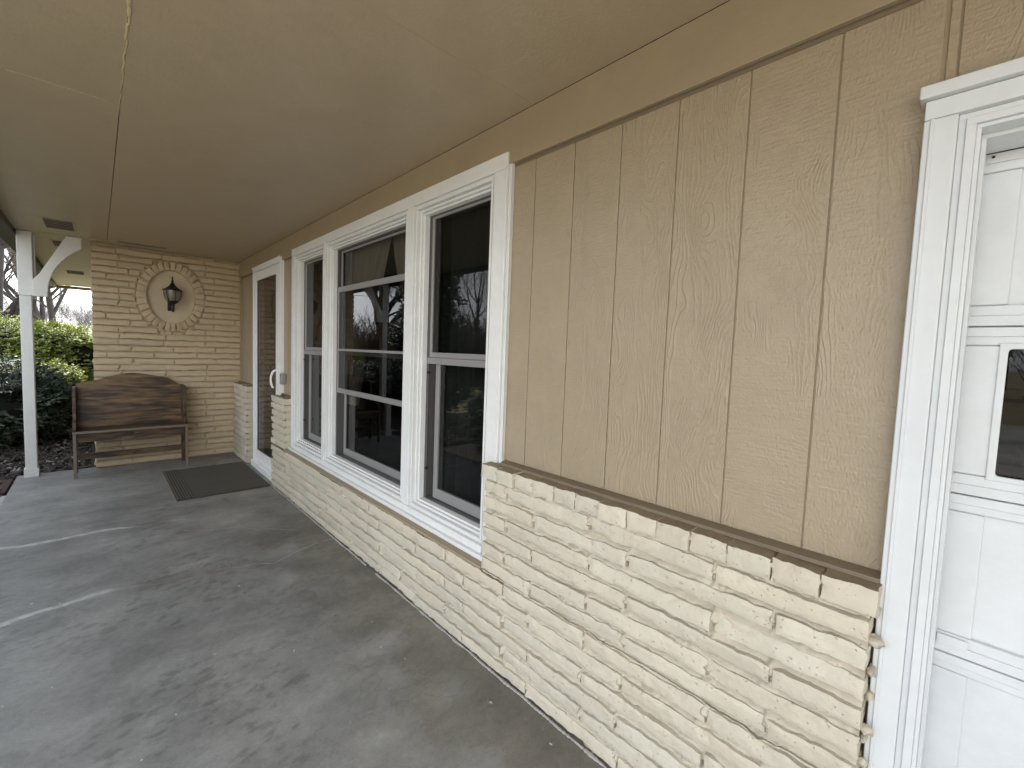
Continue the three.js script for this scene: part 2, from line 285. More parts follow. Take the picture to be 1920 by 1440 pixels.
// ------------------------------------------------------------------ ceiling and roof
{
  const c = thing('porch_ceiling', 'tan painted porch ceiling of large seamed panels', 'ceiling');
  const y0 = 2.462, y1 = 2.474, g = 0.0016;
  const P = (x0, x1, z0, z1) => obj('ceiling_panel', bx(x0, x1, y0, y1, z0, z1, 0.0015), M.ceiling, c);
  P(-1.305 + g, -0.0188, -6.22, -3.75 - 0.0002); P(-1.305 + g, -0.0188, -3.75 + 0.0002, -1.3); P(-1.305 + g, -0.0188, -1.2997, 1.14); P(-1.305 + g, -0.0188, 1.143, 9.5);
  P(-1.98, -1.305 - g, -6.22, -2.585 - g); P(-1.98, -1.305 - g, -2.585 + g, -0.15); P(-1.98, -1.305 - g, -0.147, 9.5);  // ceiling runs on unseen behind the camera to darken the niche wall
  obj('ceiling_panel', bx(-1.98, -0.0, 2.4585, 2.4735, -6.6, -6.2215, 0.002), M.ceiling, c);   // strip over the stone wall
  obj('ceiling_panel', bx(-1.98, -1.385, 2.463, 2.474, -12.2, -6.6015, 0.002), M.ceiling, c);
  // old caulk squeezed out of the seam
  const R = rng(19), bead = [], pts = [], q = [];
  for (let z = -0.5; z > -2.75; z -= 0.05) { const k = smooth(-2.8, -1.4, z); pts.push([-1.305 + (R() - 0.5) * 0.006, 2.4618, z, 0.0012 + 0.005 * k * (0.6 + R() * 0.7)]); }
  for (let i = 0; i < pts.length - 1; i++) { const s = new THREE.SphereGeometry(1, 6, 4); s.scale(pts[i][3] * 1.3, pts[i][3] * 0.6, 0.036); s.translate(pts[i][0], pts[i][1], pts[i][2]); bead.push(s); }
  for (let x = -1.32; x > -1.95; x -= 0.035) { const s = new THREE.SphereGeometry(1, 6, 4), r = 0.001 + R() * 0.0022; s.scale(0.022, r * 0.5, r); s.translate(x, 2.4618, -2.585 + (R() - 0.5) * 0.006); bead.push(s); }
  obj('caulk_bead', bead, std({ color: rgb(0.52, 0.43, 0.25), roughness: 0.6 }), c);

  const r = thing('house_roof', 'low pitched roof of the house with dark eave fascia along the porch', 'roof');
  const s = new THREE.Shape([[-2.12, 2.50], [-2.12, 2.58], [4.3, 4.5], [4.5, 4.5], [10.5, 2.6], [10.5, 2.5]].map((p) => new THREE.Vector2(...p)));
  const rg = new THREE.ExtrudeGeometry(s, { depth: 21.9, bevelEnabled: false }); rg.translate(0, 0, -12.25);  // near end of the roof extended out of view for the same shading
  obj('roof_deck', uvm(rg), std({ color: rgb(0.06, 0.055, 0.05), roughness: 0.95 }), r);
  obj('fascia_board', bx(-2.03, -1.981, 2.405, 2.499, -12.25, 9.6, 0.004), M.fascia, r);
  obj('gutter', bx(-2.13, -2.031, 2.43, 2.499, -12.25, 9.6, 0.012, 2), M.fascia, r);
  obj('gable_trim', bx(-1.979, 4.4, 2.40, 2.46, -12.26, -12.21, 0.004), M.tanTrim, r);

  const vent = (x0, x1, z0, z1, y, label) => {
    const t = thing('soffit_vent', label, 'vent', [0, 0, 0]);
    const f = 0.014, a = y - 0.005, b = y - 0.0005;
    obj('vent_frame', [bx(x0, x1, a, b, z0, z0 + f, 0.001), bx(x0, x1, a, b, z1 - f, z1, 0.001), bx(x0, x0 + f, a, b, z0 + f, z1 - f, 0.001), bx(x1 - f, x1, a, b, z0 + f, z1 - f, 0.001)], M.ceiling, t);
    obj('vent_backing', bx(x0 + f, x1 - f, y - 0.002, y - 0.0006, z0 + f, z1 - f, 0), M.dark, t);
    const long = z1 - z0 > x1 - x0, n = long ? 6 : 5;
    for (let i = 0; i < n; i++) { const k = (i + 0.5) / n; const g2 = bx(x0 + f, x1 - f, a, y - 0.0025, z0 + f + (z1 - z0 - 2 * f) * k - (long ? 0.011 : 0.003), z0 + f + (z1 - z0 - 2 * f) * k + (long ? 0.011 : 0.003), 0); obj('vent_slat', g2, M.brownTrim, t); }
  };
  vent(-1.755, -1.535, -5.93, -5.45, 2.462, 'soffit vent in the porch ceiling just in front of the white post bracket');
  vent(-1.235, -0.79, -6.19, -6.06, 2.462, 'narrow soffit vent in the ceiling along the top of the round-niche wall');
  vent(-1.76, -1.55, -7.05, -6.62, 2.463, 'soffit vent half hidden behind the curved white bracket');
  vent(-1.755, -1.53, -9.85, -9.4, 2.463, 'farthest soffit vent, in the eave strip left of the stone wall');
}

// ------------------------------------------------------------------ painted long-brick masonry
const CREAM = [0.615, 0.548, 0.432], TOPBROWN = [0.27, 0.212, 0.142], CREAM_SHADED = [0.60, 0.475, 0.31];  // niche bricks: same cream paint with the warm far-end shade mixed in
M.mortarShaded = M.mortar.clone(); M.mortarShaded.color.setRGB(0.53, 0.415, 0.27);  // mortar copy with that far-end shade put into its colour
// a brick with wavy edges: sizes along wall (L), up (h) and into the wall (D); face towards -x of its own frame when axis 'x', towards +z when 'z'
function brickGeo(L, h, D, seed, nl, nh, nd, brownTop, amp = 1, base = CREAM) {
  const g = new THREE.BoxGeometry(L, h, D, nl, nh, nd), p = g.attributes.position, c = new Float32Array(p.count * 3), nrm = g.attributes.normal, R = rng(seed * 97 + 13);
  const tone = 0.955 + R() * 0.08, warm = (R() - 0.5) * 0.035, tilt = (R() - 0.5) * 0.009 * amp, push = (R() - 0.5) * 0.013 * amp, lean = (R() - 0.35) * 0.006 * amp;
  for (let i = 0; i < p.count; i++) {
    let x = p.getX(i), y = p.getY(i), z = p.getZ(i); const s = seed * 3.7;
    const ex = Math.abs(x) / (L / 2), ey = Math.abs(y) / (h / 2), front = z > D / 2 - 1e-4;
    const near = (ex > 0.999 ? 1 : 0) + (ey > 0.999 ? 1 : 0);
    if (z > -D / 2 + 1e-4) {
      const wob = noise(x * 14 + s, y * 30, z * 20) * 0.0050 * amp + noise(x * 45 + s, y * 60, 4) * 0.0038 * amp;
      y += wob * (ey > 0.6 ? 1 : 0.4) + noise(x * 5 + s, 3, 1) * 0.003 * amp;
      x += noise(y * 50 + s, z * 30, x > 0 ? 3 : 9) * 0.004 * amp;
      if (front) { z += push + tilt * (x / L * 2) - lean * (y / h * 2) + noise(x * 9 + s, y * 18, 7) * 0.0048 * amp + noise(x * 40, y * 40 + s, 5) * 0.0024 * amp - 0.0045 * amp * smooth(0.36, 0.6, noise(x * 22 + s, y * 34, 31)); if (near) z -= 0.0035 + 0.0025 * noise(x * 30 + s, y * 30, 2); }
    }
    p.setXYZ(i, x, y, z);
    const b = brownTop && nrm.getY(i) > 0.5 ? TOPBROWN : base;
    const tt = tone * (1 + noise(x * 4 + s, y * 10, 12) * 0.04);
    c[i * 3] = b[0] * tt * (1 + warm); c[i * 3 + 1] = b[1] * tt; c[i * 3 + 2] = b[2] * tt * (1 - warm);
  }
  g.setAttribute('color', new THREE.BufferAttribute(c, 3));
  const ng = g.toNonIndexed(); 
  g.computeVertexNormals(); ng.setAttribute('normal', g.toNonIndexed().attributes.normal);
  return uvm(ng, seed * 0.173, seed * 0.291);
}
const CH = 0.0715, JT = 0.0225;
// joint profile: deep under the upper brick, sloping out towards the lower one
const joint = (v) => { const f = v / CH - Math.floor(v / CH), t = f > 0.5 ? (f - 1) * CH / JT : f * CH / JT; return mix(-0.015, -0.032, smooth(-0.5, 0.35, t)); };
// mortar bed: a sheet over (u along wall, v up) whose depth is h(u, v); solid(u, v) says where it lies
function mortarGeo(u0, u1, v0, v1, step, depth, solid, place) {
  const nu = Math.ceil((u1 - u0) / step), nv = Math.ceil((v1 - v0) / step), pos = [], idx = [], uv = [];
  for (let j = 0; j <= nv; j++) for (let i = 0; i <= nu; i++) { const u = u0 + (u1 - u0) * i / nu, v = v0 + (v1 - v0) * j / nv; pos.push(...place(u, v, depth(u, v))); uv.push(u, v); }
  for (let j = 0; j < nv; j++) for (let i = 0; i < nu; i++) { const u = u0 + (u1 - u0) * (i + 0.5) / nu, v = v0 + (v1 - v0) * (j + 0.5) / nv; if (!solid(u, v)) continue; const a = j * (nu + 1) + i, b = a + 1, c = a + nu + 1, d = c + 1; idx.push(a, b, d, a, d, c); }
  const g = new THREE.BufferGeometry(); g.setAttribute('position', new THREE.Float32BufferAttribute(pos, 3)); g.setAttribute('uv', new THREE.Float32BufferAttribute(uv, 2)); g.setIndex(idx); g.computeVertexNormals(); return g;
}
// lumps of mortar squeezed out at the joints: list of [u, v, su, sv, height]
function lumpField(lumps, cell = 0.1) {
  const grid = new Map(), key = (a, b) => a * 4096 + b;
  for (const l of lumps) for (let a = Math.floor((l[0] - l[2] * 3) / cell); a <= Math.floor((l[0] + l[2] * 3) / cell); a++) for (let b = Math.floor((l[1] - l[3] * 3) / cell); b <= Math.floor((l[1] + l[3] * 3) / cell); b++) { const k = key(a + 200, b + 200); if (!grid.has(k)) grid.set(k, []); grid.get(k).push(l); }
  return (u, v) => { let s = 0; for (const l of grid.get(key(Math.floor(u / cell) + 200, Math.floor(v / cell) + 200)) || []) { const q = ((u - l[0]) / l[2]) ** 2 + ((v - l[1]) / l[3]) ** 2; if (q < 9) s = Math.max(s, l[4] * Math.exp(-q * q * 0.5)); } return s; };
}
const headZ = (course) => course % 2 ? -0.455 : -0.305;   // where the head joints of a course fall
function jointsIn(course, a, b) { const out = []; for (let k = -14; k < 18; k++) { const z = headZ(course) - 0.4225 * k + 0.012 * noise(k * 3.3, course * 5.7, 1); if (z > a + 0.03 && z < b - 0.03) out.push(z); } return out.sort((m, n) => m - n); }
{ // low wall under the window with its two raised piers
  const wall = thing('brick_wall', 'cream painted long-brick wall with raised pier under the big window', 'wall');
  let seed = 1; const lumps = [], R = rng(404), D = 0.082;
  const rect = [[-4.70, -0.118, 0, 6], [-1.453, -0.118, 6, 12], [-4.70, -4.31, 6, 12]];
  const add = (z0, z1, y0, y1, name, brownTop) => {
    const L = z1 - z0 - (name === 'cap_brick' ? 0.0035 : 0.010), h = y1 - y0 - (name === 'cap_brick' ? 0.003 : JT), near = z1 > -2.6;
    if (L < 0.02) return;
    const g = brickGeo(L, h, D, seed++, near ? Math.max(6, Math.round(L / 0.011)) : Math.max(4, Math.round(L / 0.03)), near ? 6 : 4, 3, brownTop);
    g.rotateY(-Math.PI / 2); g.translate(BX0 + D / 2, (y0 + y1) / 2 + (name === 'cap_brick' ? 0 : JT * 0.1), (z0 + z1) / 2);
    obj(name, g, M.brick, wall);
  };
  for (const [a, b, c0, c1] of rect) for (let c = c0; c < c1; c++) {
    const js = [a, ...jointsIn(c, a, b), b];
    for (let i = 0; i < js.length - 1; i++) {
      add(js[i], js[i + 1], c * CH, (c + 1) * CH, 'brick', c === 5 && js[i + 1] < -1.2 && js[i + 1] > -4.4);
      if (i > 0) { // ooze at the head joint
        const z = js[i], y = c * CH;
        if (R() < 0.95) lumps.push([z + (R() - 0.6) * 0.012, y + CH * (0.35 + R() * 0.3), 0.006 + R() * 0.006, CH * (0.22 + R() * 0.25), 0.016 + R() * 0.013]);
        if (R() < 0.55) lumps.push([z - 0.012 + (R() - 0.5) * 0.03, y + 0.006 * R(), 0.010 + R() * 0.016, 0.006 + R() * 0.006, 0.018 + R() * 0.013]);
        if (R() < 0.3) lumps.push([z - 0.03 * R(), y + 0.004, 0.02 + R() * 0.02, 0.005, 0.016]);
      }
    }
    for (let z = a; z < b; z += 0.09) if (R() < 0.3) lumps.push([z + R() * 0.09, c * CH + (R() - 0.35) * 0.006, 0.014 + R() * 0.03, 0.0035 + R() * 0.004, 0.010 + R() * 0.013]);
  }
  // rowlock caps
  const caps = (a, b) => { const n = Math.round((b - a) / 0.1045); for (let i = 0; i < n; i++) { const z0 = a + (b - a) * i / n, z1 = a + (b - a) * (i + 1) / n; add(z0, z1, 12 * CH + 0.001, 0.921, 'cap_brick', true); lumps.push([z1 - 0.006, 12 * CH + 0.03, 0.006 + R() * 0.004, 0.018 + R() * 0.01, 0.008 + R() * 0.012]); if (R() < 0.6) lumps.push([z1 - 0.01, 12 * CH + 0.002, 0.01 + R() * 0.01, 0.007, 0.02]); } };
  caps(-1.472, -0.112); caps(-4.72, -4.30);
  const lf = lumpField(lumps), inRect = (u, v) => rect.some(([a, b, c0, c1]) => u > a + 0.006 && u < b - 0.006 && v > c0 * CH && v < (c1 === 12 ? 0.905 : c1 * CH - 0.004));
  const depth = (u, v) => { const a = Math.abs(v / CH - Math.round(v / CH)) * CH; return joint(v) + lf(u, v) * (0.7 + 0.6 * noise(u * 70, v * 70, 4)) + fbm(u * 26, v * 40, 3, 4) * 0.009; };
  obj('mortar', [mortarGeo(-1.9, -0.12, 0, 0.915, 0.0042, depth, inRect, (u, v, d) => [BX0 - d, v, u]), mortarGeo(-4.70, -1.9, 0, 0.915, 0.009, depth, inRect, (u, v, d) => [BX0 - d, v, u])], M.mortar, wall);
  // drips out of the near end, towards the garage door casing
  const dr = [];
  for (let c = 0; c < 13; c++) for (let k = 0; k < 3; k++) { if (R() < 0.35) continue; const s = new THREE.IcosahedronGeometry(1, 2), p = s.attributes.position; for (let i = 0; i < p.count; i++) { const f = 1 + noise(p.getX(i) * 1.7 + c, p.getY(i) * 1.7, p.getZ(i) * 1.7 + k * 5) * 0.7; p.setXYZ(i, p.getX(i) * f, p.getY(i) * f, p.getZ(i) * f); } s.scale(0.006 + R() * 0.022, 0.004 + R() * 0.008, 0.006 + R() * R() * 0.018); s.translate(BX0 + 0.02 + R() * 0.05, c * CH + (R() - 0.5) * 0.02, -0.117); dr.push(uvm(s)); }
  obj('mortar_drip', dr, M.mortar, wall);
  obj('backing', [bx(BX0 + 0.03, 0.011, 0, 0.425, -4.69, -0.125, 0), bx(BX0 + 0.03, -0.001, 0.425, 0.855, -1.445, -0.125, 0), bx(BX0 + 0.03, -0.001, 0.425, 0.855, -4.69, -4.32, 0)], M.mortar, wall);
  // brown painted ledge in front of the window
  for (let i = 0; i < 7; i++) { const z0 = -4.309 + i * 0.408, z1 = Math.min(z0 + 0.408, -1.455); const g = bx(BX0 + 0.001, -0.012, 0.4255, 0.4395, z0 + 0.0008, z1 - 0.0008, 0.003, 2); obj('ledge_tile', g, M.tanTrim, wall); }
  // ragged caulk along the floor
  const cs = []; for (let z = -4.66; z < -0.2; z += 0.02) { if (noise(z * 3, 4, 2) < -0.32) continue; const s = new THREE.SphereGeometry(1, 6, 4); s.scale(0.004 + 0.008 * Math.max(0, 0.5 + noise(z * 14, 1, 1)), 0.0015 + 0.003 * R(), 0.011 + R() * 0.012); s.translate(BX0 - 0.004 + noise(z * 9, 3, 3) * 0.006, 0.003, z); cs.push(s); }
  obj('caulk_line', cs, std({ color: rgb(0.42, 0.40, 0.36), roughness: 0.8 }), wall);

  // pier left of the door
  const pier = thing('brick_pier', 'waist-high cream painted brick pier left of the glass door', 'pier');
  const pl = [];
  for (let c = 0; c < 12; c++) { const js = [-6.352, ...jointsIn(c, -6.352, -5.70), -5.70]; for (let i = 0; i < js.length - 1; i++) { const L = js[i + 1] - js[i] - 0.01; const g = brickGeo(L, CH - JT, D, 700 + c * 5 + i, Math.max(4, Math.round(L / 0.04)), 3, 2, false, 1.25); g.rotateY(-Math.PI / 2); g.translate(BX0 + D / 2, (c + 0.5) * CH, (js[i] + js[i + 1]) / 2); obj('brick', g, M.brick, pier); pl.push([js[i + 1], (c + 0.5) * CH, 0.01, 0.025, 0.012 + R() * 0.01]); } for (let z = -6.3; z < -5.72; z += 0.07) pl.push([z + R() * 0.06, c * CH + R() * 0.01, 0.01 + R() * 0.03, 0.006, 0.008 + R() * 0.014]); }
  for (let i = 0; i < 6; i++) { const z0 = -6.352 + i * 0.1103, g = brickGeo(0.104, 0.06, D, 800 + i, 4, 3, 2, true); g.rotateY(-Math.PI / 2); g.translate(BX0 + D / 2, 0.89, z0 + 0.055); obj('cap_brick', g, M.brick, pier); }
  const pf = lumpField(pl); obj('mortar', mortarGeo(-6.345, -5.706, 0, 0.91, 0.009, (u, v) => joint(v) + pf(u, v) + fbm(u * 22, v * 30, 3, 3) * 0.008, () => true, (u, v, d) => [BX0 - d, v, u]), M.mortar, pier);
  obj('backing', bx(BX0 + 0.03, -0.001, 0, 0.855, -6.345, -5.712, 0), M.mortar, pier);
}
{ // end wall with the round niche
  const wall = thing('niche_wall', 'cream painted brick end wall with a round brick-ringed niche behind the bench', 'wall');
  const Z = -6.36, cx = -0.735, cy = 1.945, RX = 0.328, RY = 0.402, IX = 0.238, IY = 0.308, D = 0.10, X0 = -1.44, X1 = -0.003;
  const R = rng(99), lumps = []; let seed = 2000;
  const heads = (c) => { const o = []; for (let k = -1; k < 5; k++) { const x = (c % 2 ? -0.40 : -0.30) - 0.412 * k + (c % 3 === 2 ? -0.09 : 0) + 0.03 * noise(k * 2.1, c * 3.9, 8); if (x > X0 + 0.07 && x < X1 - 0.05) o.push(x); } return o.sort((a, b) => a - b); };
  const nC = Math.ceil(2.458 / CH);
  for (let c = 0; c < nC; c++) {
    const y0 = c * CH, y1 = Math.min(y0 + CH, 2.457), ym = (y0 + y1) / 2, js = [X0, ...heads(c), X1];
    const dy = Math.min(Math.abs(y0 - cy), Math.abs(y1 - cy), y0 < cy && y1 > cy ? 0 : 9), q = dy / RY, half = q < 1 ? RX * Math.sqrt(1 - q * q) + 0.004 : 0;
    for (let i = 0; i < js.length - 1; i++) {
      let parts = [[js[i], js[i + 1]]];
      if (half) parts = parts.flatMap(([a, b]) => [[a, Math.min(b, cx - half)], [Math.max(a, cx + half), b]].filter(([m, n]) => n - m > 0.03));
      for (const [a, b] of parts) {
        const L = b - a - 0.009, h = y1 - y0 - JT; if (h < 0.02) continue;
        const g = brickGeo(L, h, D, seed++, Math.max(3, Math.round(L / 0.035)), 4, 2, false, 1.15, CREAM_SHADED); g.translate((a + b) / 2, ym, Z - D / 2 - 0.001); obj('brick', g, M.brick, wall);
      }
      if (i > 0 && (!half || Math.abs(js[i] - cx) > half + 0.02)) { lumps.push([js[i], ym, 0.008 + R() * 0.006, CH * (0.2 + R() * 0.2), 0.016 + R() * 0.015]); if (R() < 0.7) lumps.push([js[i] + (R() - 0.5) * 0.05, y0 + 0.002, 0.014 + R() * 0.02, 0.008, 0.015 + R() * 0.013]); }
    }
    for (let x = X0; x < X1; x += 0.08) if (R() < 0.42) lumps.push([x + R() * 0.08, y0 + (R() - 0.4) * 0.008, 0.015 + R() * 0.05, 0.0045 + R() * 0.005, 0.010 + R() * 0.014]);
  }
  // ring of bricks on edge
  const nR = 31;
  for (let i = 0; i < nR; i++) {
    const a = (i + 0.5) / nR * Math.PI * 2, rx = (RX + IX) / 2, ry = (RY + IY) / 2, wid = Math.PI * 2 * Math.sqrt((rx * Math.sin(a)) ** 2 + (ry * Math.cos(a)) ** 2) / nR;
    const len = Math.hypot((RX - IX) * Math.cos(a), (RY - IY) * Math.sin(a)), g = brickGeo(len, wid - 0.011, 0.13, 3000 + i, 4, 4, 2, false, 1.3, CREAM_SHADED);
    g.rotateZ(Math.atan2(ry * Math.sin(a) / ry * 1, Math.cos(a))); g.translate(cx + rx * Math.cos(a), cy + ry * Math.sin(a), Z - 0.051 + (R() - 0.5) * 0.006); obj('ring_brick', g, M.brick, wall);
    const b = i / nR * Math.PI * 2; for (let k = 0; k < 4; k++) lumps.push([cx + mix(IX, RX, (k + 0.5) / 4) * Math.cos(b), cy + mix(IY, RY, (k + 0.5) / 4) * Math.sin(b), 0.012, 0.012, 0.006 + R() * 0.016]);
    if (R() < 0.6) lumps.push([cx + (RX + 0.02) * Math.cos(b), cy + (RY + 0.02) * Math.sin(b), 0.014 + R() * 0.014, 0.012 + R() * 0.01, 0.014 + R() * 0.016]);
  }
  const lf = lumpField(lumps);
  obj('mortar', mortarGeo(X0 + 0.008, X1, 0, 2.457, 0.0075, (u, v) => joint(v) + lf(u, v) * (0.75 + 0.5 * noise(u * 60, v * 60, 4)) + fbm(u * 22, v * 30, 6, 3) * 0.010, (u, v) => ((u - cx) / (IX + 0.012)) ** 2 + ((v - cy) / (IY + 0.012)) ** 2 > 1, (u, v, d) => [u, v, Z + d]), M.mortarShaded, wall);
  const disc = new THREE.CylinderGeometry(1, 1, 0.02, 64); disc.rotateX(Math.PI / 2); disc.scale(IX + 0.03, IY + 0.03, 1); disc.translate(cx, cy, Z - 0.062); obj('niche_plaster', uvm(disc), M.plaster, wall);
  obj('backing', [bx(X0 + 0.012, 0.0, 0, 2.457, Z - 0.26, Z - 0.08, 0)], M.mortar, wall);
  // left return of the wall: short bricks with ragged ends
  const rl = [];
  for (let c = 0; c < nC; c++) { const h = Math.min(CH, 2.457 - c * CH) - JT; if (h < 0.02) continue; const g = brickGeo(0.15, h, 0.05, 3500 + c, 5, 3, 2, false, 1.3); g.rotateY(-Math.PI / 2); g.translate(X0 + 0.028, c * CH + CH / 2, Z - 0.185); obj('brick', g, M.brick, wall); }
}

// ------------------------------------------------------------------ the big three-part window
const ringBoxes = (z0, z1, y0, y1, w, xf, xb, r = 0.002) => [ // rectangular ring around an opening, w wide outwards; verticals between the horizontals
  bx(xf, xb, y1, y1 + w, z0 - w, z1 + w, r), bx(xf, xb, y0 - w, y0, z0 - w, z1 + w, r), bx(xf, xb, y0, y1, z0 - w, z0, r), bx(xf, xb, y0, y1, z1, z1 + w, r)];
{
  const win = thing('picture_window', 'white framed three-part window with dark panes above the low brick ledge', 'window');
  const ops = [[-2.145, -1.574], [-3.44, -2.32], [-4.19, -3.59]], y0 = 0.548, y1 = 2.192, XF = -0.03;
  const fr = [];
  // flat casing boards, butt jointed
  const w = 0.052;
  fr.push(bx(XF, 0.0, y1 + w, 2.313, -4.305, -1.439, 0.003));
  obj('head_casing', fr, M.white, win);
  obj('side_casing', bx(XF, 0.0, 0.436, y1 + w - 0.0006, -1.574 + w, -1.439, 0.003), M.white, win);
  obj('side_casing', bx(XF, 0.0, 0.436, y1 + w - 0.0006, -4.305, -4.19 - w, 0.003), M.white, win);
  obj('outer_stop', [bx(-0.018, 0.002, 0.436, 2.262, -1.4385, -1.418, 0.004), bx(-0.018, 0.002, 0.436, 2.262, -4.325, -4.3055, 0.004)], M.white, win);
  obj('mullion', bx(XF, 0.0, y0 - w + 0.0006, y1 + w - 0.0006, -2.32 + w, -2.145 - w, 0.003), M.white, win);
  obj('mullion', bx(XF, 0.0, y0 - w + 0.0006, y1 + w - 0.0006, -3.59 + w, -3.44 - w, 0.003), M.white, win);
  obj('sill_casing', [bx(XF - 0.006, 0.0, 0.436, y0 - w, -4.19 - w + 0.0006, -1.574 + w - 0.0006, 0.003), bx(XF - 0.03, XF - 0.0065, 0.4398, 0.462, -4.30, -1.46, 0.004)], M.white, win);
  for (const [a, b] of ops) {
    const st = [];
    [[0.039, 0.0130, -0.016], [0.026, 0.0130, -0.024], [0.013, 0.0130, -0.001], [0, 0.0130, 0.014]].forEach(([o, ww, xf]) => st.push(...ringBoxes(a - o, b + o, y0 - o, y1 + o, ww - 0.0004, xf, 0.05, 0.003)));
    obj('trim_molding', st, M.white, win);
  }
  const dz = 0.036;
  ops.forEach(([a, b], k) => {
    obj('window_jamb', [bx(0.05, 0.13, y0, y1, a - 0.01, a + 0.006, 0), bx(0.05, 0.13, y0, y1, b - 0.006, b + 0.01, 0), bx(0.05, 0.13, y1 - 0.006, y1 + 0.01, a, b, 0), bx(0.05, 0.13, y0 - 0.01, y0 + 0.004, a, b, 0), bx(0.052, 0.058, y0, y1, a + 0.006, a + 0.014, 0)], M.greyDark, win);
    const ms = 1.385;
    const sash = (name, x0, x1, z0, z1, yb, yt, sw, bw, tw) => {
      const s = obj(name, [bx(x0, x1, yb, yt, z0, z0 + sw, 0.003), bx(x0, x1, yb, yt, z1 - sw, z1, 0.003), bx(x0, x1, yb, yb + bw, z0 + sw, z1 - sw, 0.003), bx(x0, x1, yt - tw, yt, z0 + sw, z1 - sw, 0.003)], M.grey, win);
      obj('pane', pane((x0 + x1) / 2, yb + bw, yt - tw, z0 + sw, z1 - sw), M.tint, s); return s;
    };
    if (k === 1) {
      sash('upper_sash', 0.072, 0.088, a + 0.016, b - 0.008, 1.395, y1 - 0.006, 0.016, 0.02, 0.016);
      sash('lower_sash', 0.092, 0.112, a + 0.05, b - 0.012, y0 + 0.006, 1.394, 0.03, 0.055, 0.03);
      sash('storm_sash', 0.046, 0.062, a + 0.018, b - 0.008, 1.06, 1.90, 0.014, 0.038, 0.042);
      obj('meeting_rail', bx(0.0405, 0.0455, 1.395, 1.413, a + 0.008, b - 0.008, 0.002), M.grey, win);
    } else {
      sash('upper_sash', 0.05, 0.07, a + 0.02, b - 0.008, 1.385, y1 - 0.008, 0.020, 0.03, 0.014);
      sash('lower_sash', 0.078, 0.102, a + 0.05, b - 0.012, y0 + 0.008, 1.384, 0.036, 0.06, 0.036);
      obj('meeting_rail', bx(0.044, 0.0495, 1.348, 1.384, a + 0.01, b - 0.008, 0.002), M.grey, win);
      obj('sash_latch', [bx(0.043, 0.06, 1.29, 1.305, a + 0.0065, a + 0.022, 0.003), bx(0.043, 0.06, 0.72, 0.735, a + 0.0065, a + 0.022, 0.003)], M.black, win);
    }
  });
  // curtains, pleated cloth
  const drape = (name, label, za, zb, ya, yb, x, n, amp, mat, lean = 0) => {
    const g = new THREE.PlaneGeometry(1, 1, 160, 12), p = g.attributes.position;
    for (let i = 0; i < p.count; i++) { const u = p.getX(i) + 0.5, v = p.getY(i) + 0.5; const gather = lean ? mix(1, 0.3, Math.pow(1 - v, 0.9)) : 1; const z = lean > 0 ? za + (zb - za) * u * gather : lean < 0 ? zb - (zb - za) * (1 - u) * gather : mix(za, zb, u); p.setXYZ(i, x + Math.sin(u * n * 6.283 + 2 * noise(u * 9, v * 2, n)) * amp + noise(u * 6, v * 3, n + 3) * 0.02, mix(ya, yb, v), z); }
    g.computeVertexNormals(); const m = obj(name, g, mat); tag(m, label, 'curtain'); return m;
  };
  drape('curtain', 'taupe tied-back curtain filling the top left of the middle window', -3.62, -2.78, 0.95, 2.3, 0.19, 9, 0.02, M.curtain, 1);
  drape('curtain', 'taupe tied-back curtain at the top right of the middle window', -2.82, -2.44, 0.95, 2.3, 0.19, 5, 0.02, M.curtain, -1);
  drape('curtain', 'dark green-grey curtain hanging behind the right window pane', -2.43, -1.33, 0.05, 2.3, 0.22, 10, 0.026, M.greenCurtain);
  drape('curtain', 'dark green-grey curtain hanging behind the narrow left window pane', -4.44, -3.72, 0.05, 2.3, 0.22, 7, 0.026, M.greenCurtain);
}
